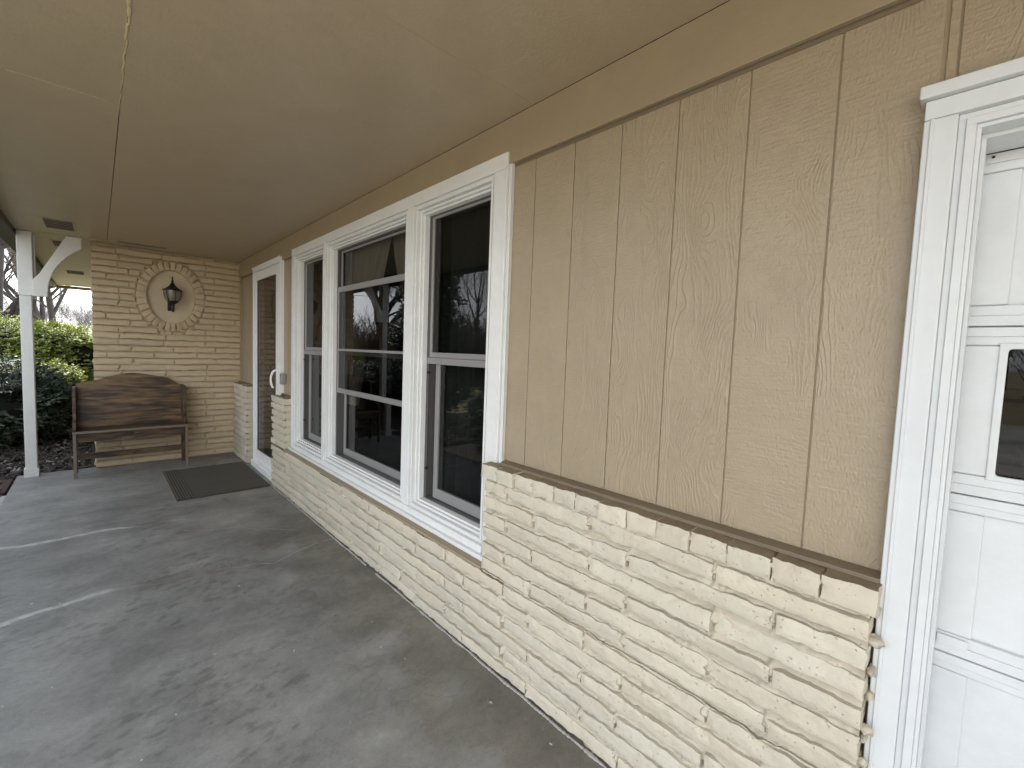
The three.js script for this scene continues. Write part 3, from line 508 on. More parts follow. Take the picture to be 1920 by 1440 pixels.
{ // glazed storm door
  const d = thing('storm_door', 'white full-glass storm door with curved handle between the brick piers', 'door');
  const zo0 = -5.645, zo1 = -4.62, y0 = 0.0, y1 = 2.245;
  obj('door_frame', [bx(-0.036, 0.01, 0.0, y1, zo0, zo0 + 0.05, 0.003), bx(-0.036, 0.01, 0.0, y1, zo1 - 0.05, zo1, 0.003), bx(-0.036, 0.01, y1 + 0.0005, y1 + 0.05, zo0, zo1, 0.003), bx(-0.044, -0.0365, y1 + 0.03, y1 + 0.055, zo0 - 0.006, zo1 + 0.006, 0.002)], M.vinyl, d);
  obj('door_jamb', [bx(0.012, 0.12, 0, y1, -5.612, -5.596, 0.002), bx(0.012, 0.12, 0, y1, -4.672, -4.656, 0.002)], M.white, d);
  const z0 = zo0 + 0.054, z1 = zo1 - 0.054, leaf = obj('door_leaf', [bx(-0.028, 0.0, 0.075, y1 - 0.004, z0, z0 + 0.085, 0.004), bx(-0.028, 0.0, 0.075, y1 - 0.004, z1 - 0.115, z1, 0.004), bx(-0.028, 0.0, y1 - 0.1, y1 - 0.004, z0 + 0.0855, z1 - 0.1155, 0.004), bx(-0.028, 0.0, 0.075, 0.2, z0 + 0.0855, z1 - 0.1155, 0.004)], M.vinyl, d);
  obj('glass_pane', pane(-0.014, 0.2, y1 - 0.1, z0 + 0.0855, z1 - 0.1155), M.doorGlass, leaf);
  obj('glass_bead', ringBoxes(z0 + 0.098, z1 - 0.128, 0.2125, y1 - 0.1125, 0.0115, -0.022, -0.0165, 0.001), M.greyDark, leaf);
  obj('threshold', [bx(-0.07, 0.1, 0.0005, 0.07, zo0 + 0.05, zo1 - 0.05, 0.006)], M.vinyl, d);
  obj('handle', [tube([[-0.028, 1.165, z1 - 0.05], [-0.062, 1.16, z1 - 0.055], [-0.085, 1.10, z1 - 0.07], [-0.082, 1.03, z1 - 0.075], [-0.065, 0.985, z1 - 0.072]], 0.010, 8, 24), bx(-0.036, -0.0285, 1.05, 1.2, z1 - 0.075, z1 - 0.035, 0.004)], M.vinyl, d);
  const inner = thing('entry_door', 'dark brown wooden entry door seen through the storm door glass', 'door');
  const slab = obj('door_slab', bx(0.075, 0.115, 0.07, 2.2, -5.594, -4.674, 0.003), M.innerDoor, inner);
  for (const [a, b, c, e] of [[-5.49, -5.18, 0.25, 0.95], [-5.08, -4.78, 0.25, 0.95], [-5.49, -5.18, 1.1, 2.05], [-5.08, -4.78, 1.1, 2.05]]) obj('door_panel', bx(0.068, 0.0745, c, e, a, b, 0.006), M.innerDoor, inner);
  const kp = thing('door_lockbox', 'small grey box with rounded cover mounted right of the storm door', 'box');
  obj('cover', bx(-0.045, -0.002, 1.035, 1.145, -4.60, -4.535, 0.008, 3), M.grey, kp);
  obj('button', bx(-0.049, -0.0455, 1.115, 1.128, -4.575, -4.56, 0.002), M.black, kp);
  const kn = thing('brass_knob', 'small round brown knob on the brick pier cap beside the storm door', 'knob');
  const s = new THREE.SphereGeometry(0.016, 16, 10); s.translate(-0.045, 0.939, -4.5); obj('ball', s, std({ color: rgb(0.16, 0.09, 0.045), roughness: 0.35, metalness: 0.5 }), kn);
  obj('stem', new THREE.CylinderGeometry(0.007, 0.009, 0.012, 10).translate(-0.045, 0.9265, -4.5), M.black, kn);
}

// ------------------------------------------------------------------ garage door and its casing at the near end
{
  const c = thing('garage_casing', 'white painted stepped casing around the garage door', 'door frame');
  obj('side_casing', [bx(-0.035, 0.02, 0, 1.965, -0.118, -0.0655, 0.003), bx(-0.0385, -0.0352, 0, 1.965, -0.1075, -0.1005, 0.0015)], M.doorWhite, c);
  obj('head_casing', [bx(-0.035, 0.02, 1.9655, 2.006, -0.118, 2.6, 0.003)], M.doorWhite, c);
  obj('drip_cap', bx(-0.052, 0.012, 2.0065, 2.034, -0.127, 2.6, 0.003), M.doorWhite, c);
  const st = [[-0.0653, -0.0535, -0.020, 1.953], [-0.0535, -0.0385, -0.026, 1.938], [-0.0385, -0.031, -0.017, 1.930], [-0.031, -0.0235, 0.03, 1.921]];
  st.forEach(([a, b, x, y], i) => obj('jamb_step', bx(x, 0.152 - i * 0.004, 0, y, a, b, 0.0012), M.doorWhite, c));
  st.forEach(([a, b, x, y], i) => obj('head_step', bx(x + 0.0015, 0.15 - i * 0.004, y, i ? st[i - 1][3] : 1.9654, a, 2.6, 0.0012), M.doorWhite, c));
  const g = thing('garage_door', 'white panelled overhead garage door with small dark window panes', 'garage door');
  const X = 0.155, edges = [-0.02, 0.33, 0.7305, 1.1275, 1.528, 1.925];
  const zs = [[0.034, 0.56], [0.66, 1.2], [1.3, 1.84], [1.94, 2.45]];
  for (let k = 0; k < 5; k++) {
    const y0 = edges[k] + 0.0015, y1 = edges[k + 1] - 0.0015;
    const pt = y1 - 0.042, pb = y0 + 0.048, front = [];
    // rails and stiles
    front.push(bx(X, X + 0.03, pt, y1, -0.052, 2.55, 0.004), bx(X, X + 0.03, y0, pb, -0.052, 2.55, 0.004));
    let z = -0.052; for (const [a, b] of zs) { front.push(bx(X, X + 0.03, pb + 0.0003, pt - 0.0003, z, a, 0.004)); z = b; } front.push(bx(X, X + 0.03, pb + 0.0003, pt - 0.0003, z, 2.55, 0.004));
    front.push(bx(X - 0.005, X - 0.0003, y0, y0 + 0.024, -0.052, 2.55, 0.002), bx(X - 0.005, X - 0.0003, y1 - 0.022, y1, -0.052, 2.55, 0.002));
    const sec = obj('door_section', front, M.doorWhite, g);
    for (const [a, b] of zs) {
      if (k === 3) {
        const fs = new THREE.Shape(), rr = 0.011, A = a - 0.004, B = b + 0.004, C = pb - 0.004, E = pt + 0.004; fs.moveTo(A, C); fs.lineTo(B, C); fs.lineTo(B, E); fs.lineTo(A, E); fs.closePath();
        const ho = new THREE.Path(), a2 = a + 0.006, b2 = b - 0.006, c2 = pb + 0.004, e2 = pt - 0.006; ho.moveTo(a2 + rr, c2); ho.lineTo(b2 - rr, c2); ho.quadraticCurveTo(b2, c2, b2, c2 + rr); ho.lineTo(b2, e2 - rr); ho.quadraticCurveTo(b2, e2, b2 - rr, e2); ho.lineTo(a2 + rr, e2); ho.quadraticCurveTo(a2, e2, a2, e2 - rr); ho.lineTo(a2, c2 + rr); ho.quadraticCurveTo(a2, c2, a2 + rr, c2); fs.holes.push(ho);
        const eg = new THREE.ExtrudeGeometry(fs, { depth: 0.008, bevelEnabled: true, bevelSize: 0.002, bevelThickness: 0.002, bevelSegments: 2 }); eg.rotateY(-Math.PI / 2); eg.translate(X + 0.006, 0, 0); obj('window_bezel', uvm(eg), M.doorWhite, sec);
        obj('window_pane', pane(X + 0.014, pb - 0.003, pt + 0.003, a - 0.003, b + 0.003), M.tint, sec);
      } else {
        obj('door_panel', bx(X + 0.016, X + 0.024, pb - 0.004, pt + 0.004, a - 0.004, b + 0.004, 0.002), M.doorWhite, sec);
      }
    }
  }
  obj('joint_strip', edges.slice(1, 5).map((y) => bx(X + 0.010, X + 0.029, y - 0.0013, y + 0.0013, -0.05, 2.55, 0)), M.doorWhite, g);
  for (const [dy, n] of [[0.74, 0]]) obj('hinge_plate', bx(X - 0.0075, X - 0.0053, 0.752, 0.775, -0.0225, 0.03, 0.001), M.doorWhite, g);
  obj('screw', [0.5].map(() => new THREE.SphereGeometry(0.003, 8, 6).translate(X - 0.006, 1.915, -0.012)), M.black, g);
  // stacked lumber inside the garage, glimpsed through the pane
  const lu = thing('lumber_stack', 'pale boards stacked inside the garage behind the door window', 'lumber');
  for (let i = 0; i < 5; i++) obj('board', bx(0.6, 0.75 + 0.05 * i, 0.9 + i * 0.06, 0.94 + i * 0.06, 0.1, 2.2, 0.004), M.benchWorn, lu);
}

// ------------------------------------------------------------------ porch post with curved bracket
{
  const p = thing('porch_post', 'white porch post with curved bracket at the left end of the porch', 'post', [-1.925, 0, -6.33]);
  obj('shaft', bx(-0.043, 0.043, 0.0, 1.83, -0.043, 0.043, 0.006, 2), M.white, p);
  obj('upper_sleeve', bx(-0.052, 0.056, 1.8305, 2.457, -0.052, 0.052, 0.006, 2), M.white, p);
  obj('base_trim', [bx(-0.05, 0.05, 0.0005, 0.09, 0.0462, 0.053, 0.002), bx(0.0462, 0.053, 0.0005, 0.09, -0.05, 0.053, 0.002), bx(-0.053, -0.0462, 0.0005, 0.09, -0.05, 0.053, 0.002)], M.white, p);
  obj('edge_trim', bx(0.058, 0.072, 1.96, 2.44, -0.05, -0.015, 0.003), M.white, p);
  const s = new THREE.Shape(); s.moveTo(0.057, 1.83); s.lineTo(0.152, 1.835); s.bezierCurveTo(0.155, 2.02, 0.21, 2.20, 0.415, 2.355); s.lineTo(0.415, 2.4575); s.lineTo(0.305, 2.4575); s.lineTo(0.105, 2.055); s.lineTo(0.057, 1.99); s.closePath();
  const g = new THREE.ExtrudeGeometry(s, { depth: 0.06, bevelEnabled: true, bevelSize: 0.003, bevelThickness: 0.003, bevelSegments: 2, curveSegments: 20 }); g.translate(0, 0, 0.0); obj('bracket', uvm(g), M.white, p);
}

// ------------------------------------------------------------------ bench
{
  const b = thing('wooden_bench', 'dark stained wooden bench with arched plywood back below the round niche', 'bench', [-1.12, 0, -6.13]);
  const L = 0.47, prof = (side) => {
    const s = new THREE.Shape(); // z to the right is forward
    s.moveTo(-0.165, 0); s.lineTo(-0.115, 0); s.lineTo(-0.06, 0.36); s.lineTo(0.10, 0.36); s.lineTo(0.135, 0); s.lineTo(0.165, 0); s.lineTo(0.165, 0.5); s.bezierCurveTo(0.15, 0.545, 0.09, 0.55, 0.075, 0.60); s.bezierCurveTo(0.055, 0.70, 0.055, 0.8, 0.03, 0.915); s.lineTo(-0.165, 0.915); s.closePath();
    const g = new THREE.ExtrudeGeometry(s, { depth: 0.022, bevelEnabled: true, bevelSize: 0.002, bevelThickness: 0.002, bevelSegments: 1, curveSegments: 10 }); g.rotateY(-Math.PI / 2); g.translate(side * L + 0.011, 0, 0); return uvm(g);
  };
  obj('end_panel', prof(-1), M.bench, b); obj('end_panel', prof(1), M.bench, b);
  obj('edge_banding', bx(-L - 0.012, -L + 0.012, 0, 0.46, 0.1675, 0.1705, 0.001), M.benchWorn, b); obj('edge_banding', bx(L - 0.012, L + 0.012, 0, 0.46, 0.1675, 0.1705, 0.001), M.benchWorn, b);
  const s = new THREE.Shape(); s.moveTo(-L + 0.014, 0.40); s.lineTo(L - 0.014, 0.40); s.lineTo(L - 0.014, 0.915); s.bezierCurveTo(L - 0.08, 0.925, L - 0.09, 0.985, L - 0.16, 1.0); s.bezierCurveTo(0.2, 1.02, 0.1, 1.052, 0, 1.054); s.bezierCurveTo(-0.1, 1.052, -0.2, 1.01, -0.28, 0.985); s.bezierCurveTo(-0.36, 0.965, -L + 0.06, 0.955, -L + 0.014, 0.945); s.closePath();
  const g = new THREE.ExtrudeGeometry(s, { depth: 0.018, bevelEnabled: true, bevelSize: 0.002, bevelThickness: 0.002, bevelSegments: 1, curveSegments: 14 }); g.rotateX(-0.04); g.translate(0, 0, -0.125); obj('backrest', uvm(g, 3.48, 0.2), M.benchBack, b);
  obj('seat', bx(-L + 0.013, L - 0.013, 0.462, 0.482, -0.11, 0.185, 0.003), M.bench, b);
  obj('seat_edge', bx(-L - 0.014, L + 0.014, 0.461, 0.483, 0.1855, 0.194, 0.003), M.benchWorn, b);
  obj('apron', bx(-L + 0.013, L - 0.013, 0.365, 0.4615, 0.12, 0.14, 0.002), M.bench, b);
  obj('stretcher', bx(-L + 0.013, L - 0.013, 0.14, 0.20, -0.11, -0.085, 0.002), M.bench, b);
}

// ------------------------------------------------------------------ door mat
{
  const m = thing('door_mat', 'brown ribbed rubber-edged door mat on the concrete before the storm door', 'mat', [0, 0, 0]);
  obj('mat_base', bx(-0.893, -0.112, 0.001, 0.008, -5.79, -4.645, 0.003), std({ color: rgb(0.045, 0.038, 0.028), roughness: 0.8 }), m);
  const ribs = []; for (let x = -0.884; x < -0.12; x += (x < -0.76 ? 0.022 : 0.0145)) ribs.push(bx(x, x + (x < -0.76 ? 0.010 : 0.0105), 0.0075, x < -0.76 ? 0.016 : 0.0115, -5.775, -4.66, 0.0015));
  tag(obj('mat_ribs', ribs, std({ color: rgb(0.10, 0.084, 0.062), map: paintTone, roughness: 0.9, bumpMap: brickBump, bumpScale: 0.003 }), m), null, null, null, 'stuff');
}

// ------------------------------------------------------------------ wall lantern
{
  const l = thing('wall_lantern', 'black metal wall lantern with clear glass in the round niche', 'lantern', [-0.735, 1.762, -6.245]);
  const lathe = (pts, n = 8) => { const g = new THREE.LatheGeometry(pts.map((p) => new THREE.Vector2(...p)), n); return uvm(g.toNonIndexed()); };
  obj('roof', lathe([[0.001, 0.345], [0.014, 0.34], [0.02, 0.325], [0.035, 0.30], [0.065, 0.275], [0.09, 0.262], [0.102, 0.256], [0.100, 0.248], [0.085, 0.25], [0.001, 0.25]]), M.black, l);
  obj('finial', lathe([[0.001, 0.413], [0.006, 0.405], [0.008, 0.39], [0.006, 0.37], [0.012, 0.36], [0.013, 0.345], [0.001, 0.344]], 12), M.black, l);
  obj('glass_globe', lathe([[0.080, 0.248], [0.080, 0.22], [0.077, 0.18], [0.066, 0.145], [0.05, 0.12]], 24), new THREE.MeshPhysicalMaterial({ color: rgb(0.5, 0.46, 0.4), transmission: 0.75, thickness: 0, roughness: 0.18, ior: 1.5, side: THREE.DoubleSide }), l);
  const ribs = []; for (let i = 0; i < 6; i++) { const a = i / 6 * 6.283 + 0.3, q = (r, y) => [Math.cos(a) * r, y, Math.sin(a) * r]; ribs.push(tube([q(0.084, 0.25), q(0.084, 0.21), q(0.079, 0.175), q(0.066, 0.14), q(0.044, 0.112)], 0.0042, 5, 14)); }
  for (const r of ribs) obj('cage_bar', r, M.black, l);
  obj('lower_cup', lathe([[0.056, 0.128], [0.05, 0.118], [0.03, 0.098], [0.016, 0.088], [0.014, 0.07], [0.017, 0.066], [0.013, 0.06], [0.012, 0.012], [0.009, 0.004], [0.001, 0]], 16), M.black, l);
  obj('candle', lathe([[0.001, 0.215], [0.008, 0.205], [0.009, 0.17], [0.006, 0.165], [0.006, 0.1]], 10), std({ color: rgb(0.75, 0.72, 0.66), roughness: 0.5 }), l);
  obj('arm', [tube([[0, 0.05, 0], [0, 0.04, -0.05], [0, 0.08, -0.10], [0, 0.1, -0.165]], 0.008, 8, 20), bx(-0.035, 0.035, 0.02, 0.18, -0.168, -0.155, 0.008, 2)], M.black, l);
}

M.bark = std({ color: rgb(0.042, 0.035, 0.032), roughness: 0.95, bumpMap: brickBump, bumpScale: 0.01 });
M.twig = std({ color: rgb(0.085, 0.07, 0.062), roughness: 0.95 });
function limbGeo(a, b, ra, rb, sides) { // tapered stick between two points
  const d = b.clone().sub(a), L = d.length(), g = new THREE.CylinderGeometry(rb, ra, L, sides, 1, true); g.translate(0, L / 2, 0);
  g.applyQuaternion(new THREE.Quaternion().setFromUnitVectors(new THREE.Vector3(0, 1, 0), d.normalize())); g.translate(a.x, a.y, a.z); return g.toNonIndexed();
}

// ------------------------------------------------------------------ shrubs: sprays of small leaves around branching stems
const leafMat = (r, g, b) => new THREE.MeshPhysicalMaterial({ color: 0xffffff, vertexColors: true, roughness: 0.75, transmission: 0.32, thickness: 0, side: THREE.DoubleSide, emissive: 0x000000 });
M.leaf = leafMat();
function shrub(label, x, z, blobs, n, seed, base, o = {}) {
  const size = o.size ?? 1.35, t = thing(o.name ?? 'evergreen_shrub', label, o.category ?? 'shrub', [x, -0.09, z], o.name ? null : 'clipped evergreen shrubs beside the porch end');
  const R = rng(seed), pos = [], col = [], nor = [], v = new THREE.Vector3(), d = new THREE.Vector3(), u = new THREE.Vector3(), s = new THREE.Vector3();
  const quad = (c, dir, side, len, wid, k) => { const a = c, up = dir, w = side; const P = [[0, 0], [0.5, 1], [1, 0], [0.5, -1]].map(([f, g]) => [a.x + up.x * len * f + w.x * wid * g, a.y + up.y * len * f + w.y * wid * g, a.z + up.z * len * f + w.z * wid * g]); for (const i of [0, 1, 2, 0, 2, 3]) { pos.push(...P[i]); col.push(base[0] * k, base[1] * k, base[2] * k); } };
  for (let i = 0; i < n; i++) {
    const b = blobs[Math.floor(R() * blobs.length)];
    const th = R() * 6.283, cp = R() * 2 - 1, sp = Math.sqrt(1 - cp * cp), rad = 0.62 + 0.38 * Math.pow(R(), 0.6);
    d.set(Math.cos(th) * sp, cp, Math.sin(th) * sp);
    const lump = 1 + 0.22 * noise(d.x * 2.6 + seed, d.y * 2.6, d.z * 2.6) + 0.16 * noise(d.x * 6 + seed, d.y * 6, d.z * 6);
    v.set(b[0] + d.x * b[3] * rad * lump, b[1] + d.y * b[4] * rad * lump, b[2] + d.z * b[5] * rad * lump);
    if (v.y < 0.12) continue;
    if (noise(v.x * 3.2 + seed, v.y * 4.5, v.z * 3.2) < -0.22) continue;   // gaps
    u.set(d.x * 0.9 + (R() - 0.5), d.y * 0.5 + 0.18 + (R() - 0.5) * 0.6, d.z * 0.9 + (R() - 0.5)).normalize();
    s.set(-u.z, (R() - 0.5) * 0.6, u.x).normalize();
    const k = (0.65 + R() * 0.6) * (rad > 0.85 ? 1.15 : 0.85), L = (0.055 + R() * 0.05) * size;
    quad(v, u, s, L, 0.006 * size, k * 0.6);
    for (let q = 0; q < 5; q++) { const f = 0.15 + q * 0.19, sg = q % 2 ? 1 : -1, c2 = v.clone().addScaledVector(u, L * f), dd = s.clone().multiplyScalar(sg).addScaledVector(u, 0.8).addScaledVector(new THREE.Vector3(R() - 0.5, R() - 0.5, R() - 0.5), 0.5).normalize(), ss = new THREE.Vector3().crossVectors(dd, s).addScaledVector(u, 0.5).normalize(); quad(c2, dd, ss, (0.03 + R() * 0.02) * size, (0.009 + R() * 0.005) * size, k * (0.85 + R() * 0.3)); }
  }
  const g = new THREE.BufferGeometry(); g.setAttribute('position', new THREE.Float32BufferAttribute(pos, 3)); g.setAttribute('color', new THREE.Float32BufferAttribute(col, 3)); g.computeVertexNormals();
  const f = new THREE.Mesh(g, M.leaf); f.name = 'foliage'; f.castShadow = f.receiveShadow = true; tag(f, null, null, null, 'stuff'); t.add(f);
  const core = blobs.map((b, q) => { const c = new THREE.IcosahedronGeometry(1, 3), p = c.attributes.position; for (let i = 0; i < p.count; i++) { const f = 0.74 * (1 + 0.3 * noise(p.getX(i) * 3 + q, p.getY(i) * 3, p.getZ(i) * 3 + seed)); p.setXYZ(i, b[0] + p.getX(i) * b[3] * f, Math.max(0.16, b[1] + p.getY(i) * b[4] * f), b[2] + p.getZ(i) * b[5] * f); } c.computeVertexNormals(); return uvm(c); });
  tag(obj('shade_core', core, std({ color: rgb(0.010, 0.012, 0.007), roughness: 1 }), t), null, null, null, 'stuff');  // near-black lumps inside the leaves, standing in for deep shade
  const st = []; for (const b of blobs) for (let k = 0; k < 5; k++) st.push(tube([[(R() - 0.5) * 0.3, 0, (R() - 0.5) * 0.3], [b[0] * 0.4 + (R() - 0.5) * 0.3, b[1] * 0.4, b[2] * 0.4], [b[0] + (R() - 0.5) * b[3] * 1.2, b[1] + (R() - 0.2) * b[4] * 0.8, b[2] + (R() - 0.5) * b[5] * 1.2]], 0.012 + R() * 0.012, 5, 10));
  obj('stem', st, std({ color: rgb(0.06, 0.04, 0.03), roughness: 0.9 }), t);
  return t;
}
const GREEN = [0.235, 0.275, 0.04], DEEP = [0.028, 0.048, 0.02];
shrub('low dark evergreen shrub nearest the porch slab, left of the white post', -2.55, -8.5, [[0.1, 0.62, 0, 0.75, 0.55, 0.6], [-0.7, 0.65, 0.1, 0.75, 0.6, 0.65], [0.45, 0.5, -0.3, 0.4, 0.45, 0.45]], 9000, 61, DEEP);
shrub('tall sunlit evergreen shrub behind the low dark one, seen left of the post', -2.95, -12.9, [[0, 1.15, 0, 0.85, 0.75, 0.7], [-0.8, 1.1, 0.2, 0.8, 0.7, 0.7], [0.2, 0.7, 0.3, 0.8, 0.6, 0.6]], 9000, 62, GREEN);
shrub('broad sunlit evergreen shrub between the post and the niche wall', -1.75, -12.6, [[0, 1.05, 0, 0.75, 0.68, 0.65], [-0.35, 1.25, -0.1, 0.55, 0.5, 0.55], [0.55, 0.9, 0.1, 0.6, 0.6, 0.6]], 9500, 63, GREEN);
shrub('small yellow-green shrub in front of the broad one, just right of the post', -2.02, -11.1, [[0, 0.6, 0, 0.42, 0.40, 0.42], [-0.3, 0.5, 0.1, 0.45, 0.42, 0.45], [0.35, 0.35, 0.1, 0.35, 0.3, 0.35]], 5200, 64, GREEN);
{
  const cone = (h, r) => Array.from({ length: 7 }, (_, i) => { const f = i / 6; return [0, 0.7 + f * (h - 1.1), 0, r * (1 - f * 0.8), h / 9, r * (1 - f * 0.8)]; });
  const ev = shrub('slim dense conifer on the lawn, mirrored as the dark band in the right window pane', -4.3, -8.6, cone(7.5, 0.85), 9000, 91, DEEP, { name: 'conifer_tree', category: 'tree', size: 2.2 });
  ev.userData.group = 'dense conifers on the lawn left of the porch';
  obj('trunk', limbGeo(new THREE.Vector3(0, 0, 0), new THREE.Vector3(0, 7.5, 0), 0.2, 0.03, 9), M.bark, ev);
  [[-4.0, -4.55, 2.1, 'unseen slim conifer nearest the door, added to shade the porch far end'], [-4.2, -15.2, 4.2, 'unseen slim conifer beyond the shrubs, added to shade the porch far end']].forEach(([x, z, r, l]) => { const c = ev.clone(); c.name = numbered('conifer_tree'); c.position.set(x, -0.09, z); c.rotation.y = r; c.userData = { ...ev.userData, label: l }; scene.add(c); });  // out-of-view copies added to cut skylight at the far end
  const src = shrub('rounded dark shrub along the porch edge, mirrored low in the right window pane', -2.95, -2.7, [[0, 0.55, 0, 0.5, 0.5, 0.6], [0, 0.5, 0.6, 0.48, 0.45, 0.5], [-0.1, 0.5, -0.6, 0.5, 0.45, 0.5]], 5000, 71, DEEP);
  src.userData.group = 'dark shrubs along the open edge of the porch';
  [[-3.0, -4.3, 3.3, 'rounded dark shrub along the porch edge, mirrored low in the middle window panes']].forEach(([x, z, r, l]) => { const c = src.clone(); c.name = numbered('evergreen_shrub'); c.position.set(x, -0.09, z); c.rotation.y = r; c.userData = { ...src.userData, label: l }; scene.add(c); });
}
{
  const t = thing('garden_globe_light', 'small pale domed garden light on the mulch left of the bench', 'garden light', [-1.93, -0.08, -10.9]);
  const lathe = (p, n) => uvm(new THREE.LatheGeometry(p.map((q) => new THREE.Vector2(...q)), n).toNonIndexed());
  obj('dome', lathe([[0.001, 0.2], [0.05, 0.195], [0.085, 0.17], [0.10, 0.14], [0.098, 0.132], [0.001, 0.132]], 20), std({ color: rgb(0.55, 0.62, 0.66), roughness: 0.2 }), t);
  obj('lens', lathe([[0.07, 0.131], [0.072, 0.06], [0.06, 0.05]], 16), new THREE.MeshPhysicalMaterial({ color: rgb(0.7, 0.8, 0.8), transmission: 0.7, thickness: 0, roughness: 0.3, side: THREE.DoubleSide }), t);
  obj('stake', lathe([[0.06, 0.05], [0.05, 0.04], [0.015, 0.03], [0.01, 0]], 12), M.black, t);
}

// ------------------------------------------------------------------ bare winter trees
function growTree(seed, height, r0, opt = {}) {
  const R = rng(seed), big = [], small = [], up = new THREE.Vector3(0, 1, 0);
  const grow = (p, dir, len, r, lvl) => {
    const segs = lvl === 0 ? 5 : 4; let a = p.clone(), d = dir.clone(), ra = r;
    for (let i = 0; i < segs; i++) {
      d.add(new THREE.Vector3(R() - 0.5, (R() - 0.35) * 0.5, R() - 0.5).multiplyScalar(lvl === 0 ? 0.16 : 0.42)).normalize();
      const b = a.clone().addScaledVector(d, len / segs), rb = Math.max(0.003, ra * (lvl === 0 ? 0.86 : 0.78));
      (ra > 0.03 ? big : small).push(limbGeo(a, b, ra, rb, ra > 0.1 ? 9 : ra > 0.03 ? 6 : 3));
      const kids = lvl >= 4 ? 0 : lvl === 0 ? (i >= (opt.clear ?? 1) ? 2 : 0) : lvl === 1 ? (i >= 1 ? (R() < 0.7 ? 1 : 2) : 0) : lvl === 2 ? (R() < 0.85 ? 1 : 2) : (R() < 0.75 ? 1 : 2);
      for (let k = 0; k < kids; k++) { const ax = new THREE.Vector3(R() - 0.5, R() * 0.35, R() - 0.5).normalize(), nd = d.clone().multiplyScalar(0.75).addScaledVector(ax, 0.95).normalize(); grow(b, nd, len * (0.5 + R() * 0.22), rb * (lvl >= 2 ? 0.36 + R() * 0.12 : 0.5 + R() * 0.2), lvl + 1); }
      a = b; ra = rb;
    }
    if (lvl < 4) for (let k = 0; k < 2; k++) grow(a, d.clone().addScaledVector(new THREE.Vector3(R() - 0.5, R() * 0.2, R() - 0.5), 0.9).normalize(), len * 0.6, ra * 0.75, lvl + 1);
  };
  grow(new THREE.Vector3(0, -0.2, 0), up, height * 0.42, r0, 0);
  const clean = (l) => mergeGeometries(l, false);
  return [clean(big), clean(small)];
}
const treeGroup = 'bare winter trees beyond the shrubs and across the front lawn';
function treeProto(seed, h, r, label, x, z, turn) {
  const t = thing('bare_tree', label, 'tree', [x, -0.15, z], treeGroup), [a, b] = growTree(seed, h, r);
  obj('trunk', a, M.bark, t); tag(obj('crown_twigs', b, M.twig, t), null, null, null, 'stuff'); t.rotation.y = turn; return t;
}
const trees = [
  treeProto(11, 13, 0.24, 'bare forked tree with thick dark trunk at the far left edge behind the shrubs', -3.72, -19.5, 0.4),
  treeProto(12, 11, 0.2, 'bare thin-trunked tree farther back between post and niche wall', -2.9, -30, 1.9),
  treeProto(13, 14, 0.42, 'big bare tree on the front lawn mirrored in the middle window pane', -9.0, -19.6, 0.3),
];
const place = (src, x, z, turn, s, label) => { const c = trees[src].clone(); c.name = numbered('bare_tree'); c.position.set(x, -0.15, z); c.rotation.y = turn; c.scale.setScalar(s); c.userData = { ...trees[src].userData, label }; scene.add(c); };
[[0, -5.2, -27, 2.2, 1, 'bare tree behind the far-left forked trunk'], [1, -1.2, -36, 4.1, 1.1, 'slim bare tree farthest off beside the niche wall'], [2, -4.1, -42, 0.9, 1, 'bare tree far off behind the white post'],
  [2, -10.5, -11.2, 2.6, 0.95, 'broad bare trunk on the lawn mirrored dark in the right window pane'], [1, -13, -14.5, 0.3, 1.2, 'slim bare tree on the lawn mirrored in the right pane'], [0, -16, -12, 5.1, 1.1, 'bare tree at the lawn edge mirrored behind the broad trunk'], [1, -15, -23, 3.3, 1.2, 'slim bare tree mirrored right of the big lawn tree'], [0, -13, -27, 1.2, 1.1, 'bare tree mirrored left of the big lawn tree'], [2, -22, -20, 4.4, 1.1, 'large bare tree far across the lawn'], [1, -24, -30, 2.0, 1.3, 'slim bare tree far across the lawn']].forEach((a) => place(...a));
{ // limbs that reach across the gap between post and wall
  const t = trees[0], V = (x, y, z) => new THREE.Vector3(x, y, z);
  t.updateMatrixWorld(true); const inv = t.matrixWorld.clone().invert();
  const path = (pts, r0, r1) => { const g = []; for (let i = 0; i < pts.length - 1; i++) g.push(limbGeo(V(...pts[i]).applyMatrix4(inv), V(...pts[i + 1]).applyMatrix4(inv), mix(r0, r1, i / (pts.length - 1)), mix(r0, r1, (i + 1) / (pts.length - 1)), 7)); return mergeGeometries(g, false); };
  obj('limb', path([[-3.45, 1.9, -19.4], [-3.1, 2.5, -19.2], [-2.8, 2.82, -19], [-2.3, 3.05, -18.8], [-1.9, 3.2, -18.6], [-1.4, 3.55, -18.4]], 0.14, 0.06), M.bark, t);
  obj('limb', path([[-3.2, 1.0, -19.2], [-3.05, 2.2, -19], [-2.75, 3.3, -18.9], [-2.95, 3.9, -19], [-3.0, 5.2, -19]], 0.17, 0.08), M.bark, t);
  obj('limb', path([[-1.9, 3.2, -18.6], [-2.2, 2.75, -18.4], [-2.4, 2.5, -18.3]], 0.035, 0.02), M.bark, t);
  obj('limb', path([[-2.3, 3.7, -19], [-1.9, 4.05, -18.8], [-1.3, 4.3, -18.6]], 0.07, 0.04), M.bark, t);
}
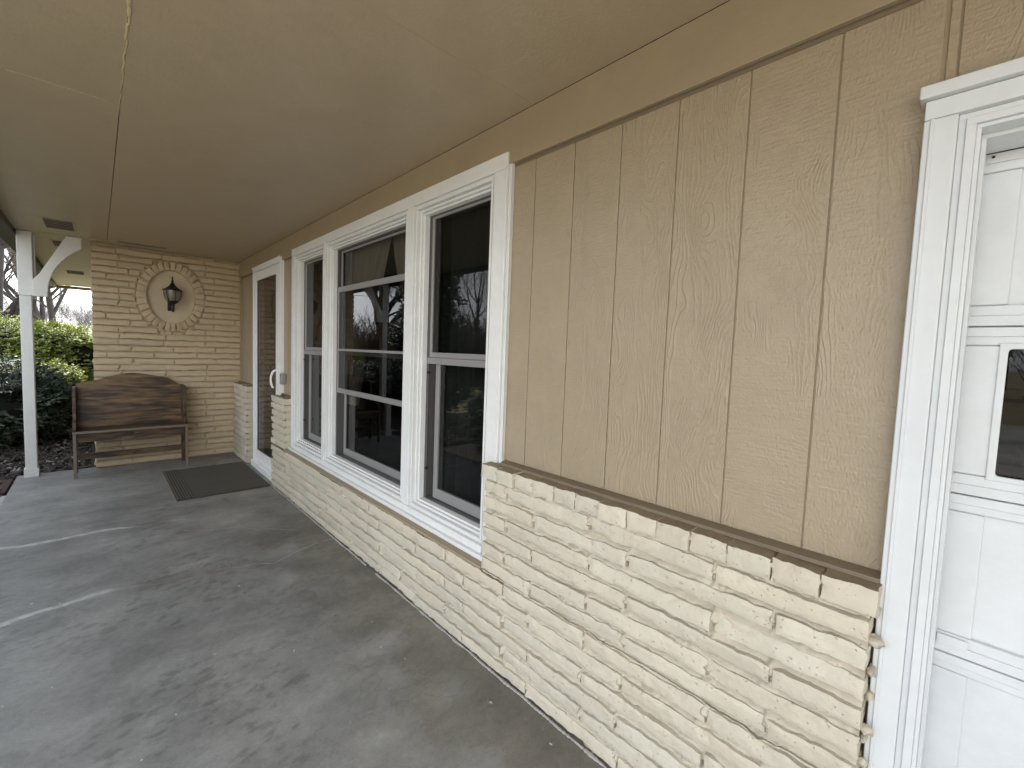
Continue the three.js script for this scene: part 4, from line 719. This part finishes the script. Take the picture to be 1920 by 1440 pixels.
{ // distant woodland: one mass of twiggy stems
  const parts = growTree(21, 9, 0.12, { clear: 1 }), g = mergeGeometries([strip(parts[0]), strip(parts[1])], false);
  const R = rng(500), n = 116, im = new THREE.InstancedMesh(g, M.twig, n), m = new THREE.Matrix4(), q = new THREE.Quaternion(), Y = new THREE.Vector3(0, 1, 0);
  for (let i = 0; i < n; i++) { let x, z; const far = i < 46; if (far) { z = -48 - R() * 26; x = -13 + R() * 20; } else { const a = -0.35 + R() * 1.35; const d = 30 + R() * 28; x = -d * Math.cos(a); z = -d * Math.sin(a) - 3; } q.setFromAxisAngle(Y, R() * 6.28); const s = far ? 0.5 + R() * 0.35 : 0.45 + R() * 0.5; im.setMatrixAt(i, m.compose(new THREE.Vector3(x, -0.2, z), q, new THREE.Vector3(s, s * (0.8 + R() * 0.3), s))); }
  im.name = 'woodland'; tag(im, null, null, null, 'stuff'); scene.add(im);
}
{ // undergrowth at the lawn edge
  const R = rng(77), st = []; for (let i = 0; i < 46; i++) { const a = new THREE.Vector3((R() - 0.5) * 1.6, 0, (R() - 0.5) * 1.6); let d = new THREE.Vector3((R() - 0.5) * 0.9, 1, (R() - 0.5) * 0.9).normalize(); let p = a; for (let k = 0; k < 3; k++) { const q = p.clone().addScaledVector(d, 0.3 + R() * 0.35); st.push(limbGeo(p, q, 0.014 - k * 0.003, 0.011 - k * 0.003, 3)); for (let m = 0; m < 2; m++) st.push(limbGeo(q, q.clone().add(new THREE.Vector3(R() - 0.5, R() * 0.7, R() - 0.5).multiplyScalar(0.7)), 0.007, 0.004, 3)); p = q; d = d.clone().add(new THREE.Vector3(R() - 0.5, 0, R() - 0.5).multiplyScalar(0.6)).normalize(); } }
  const g = mergeGeometries(st, false), n = 230, im = new THREE.InstancedMesh(g, std({ color: rgb(0.075, 0.052, 0.038), roughness: 0.95 }), n), m = new THREE.Matrix4(), q = new THREE.Quaternion(), Y = new THREE.Vector3(0, 1, 0);
  for (let i = 0; i < n; i++) { const a = 0.05 + R() * 1.15, d = 17 + R() * 9, s = 0.9 + R() * 0.8; q.setFromAxisAngle(Y, R() * 6.28); im.setMatrixAt(i, m.compose(new THREE.Vector3(-d * Math.cos(a), -0.15, -d * Math.sin(a) - 2), q, new THREE.Vector3(s, s * (0.7 + R() * 0.5), s))); }
  im.name = 'undergrowth'; tag(im, null, null, null, 'stuff'); scene.add(im);
}
{
  const c = thing('utility_cable', 'thin overhead cable crossing the gap between post and niche wall', 'cable');
  obj('wire', tube([[-14, 5.2, -30], [-4.8, 4.55, -28], [-1.5, 4.3, -27], [4, 4.6, -26]], 0.016, 5, 40), M.black, c);
}
scene.traverse((o) => { if (o.isMesh) o.castShadow = o.receiveShadow = true; });
renderer.render(scene, camera);
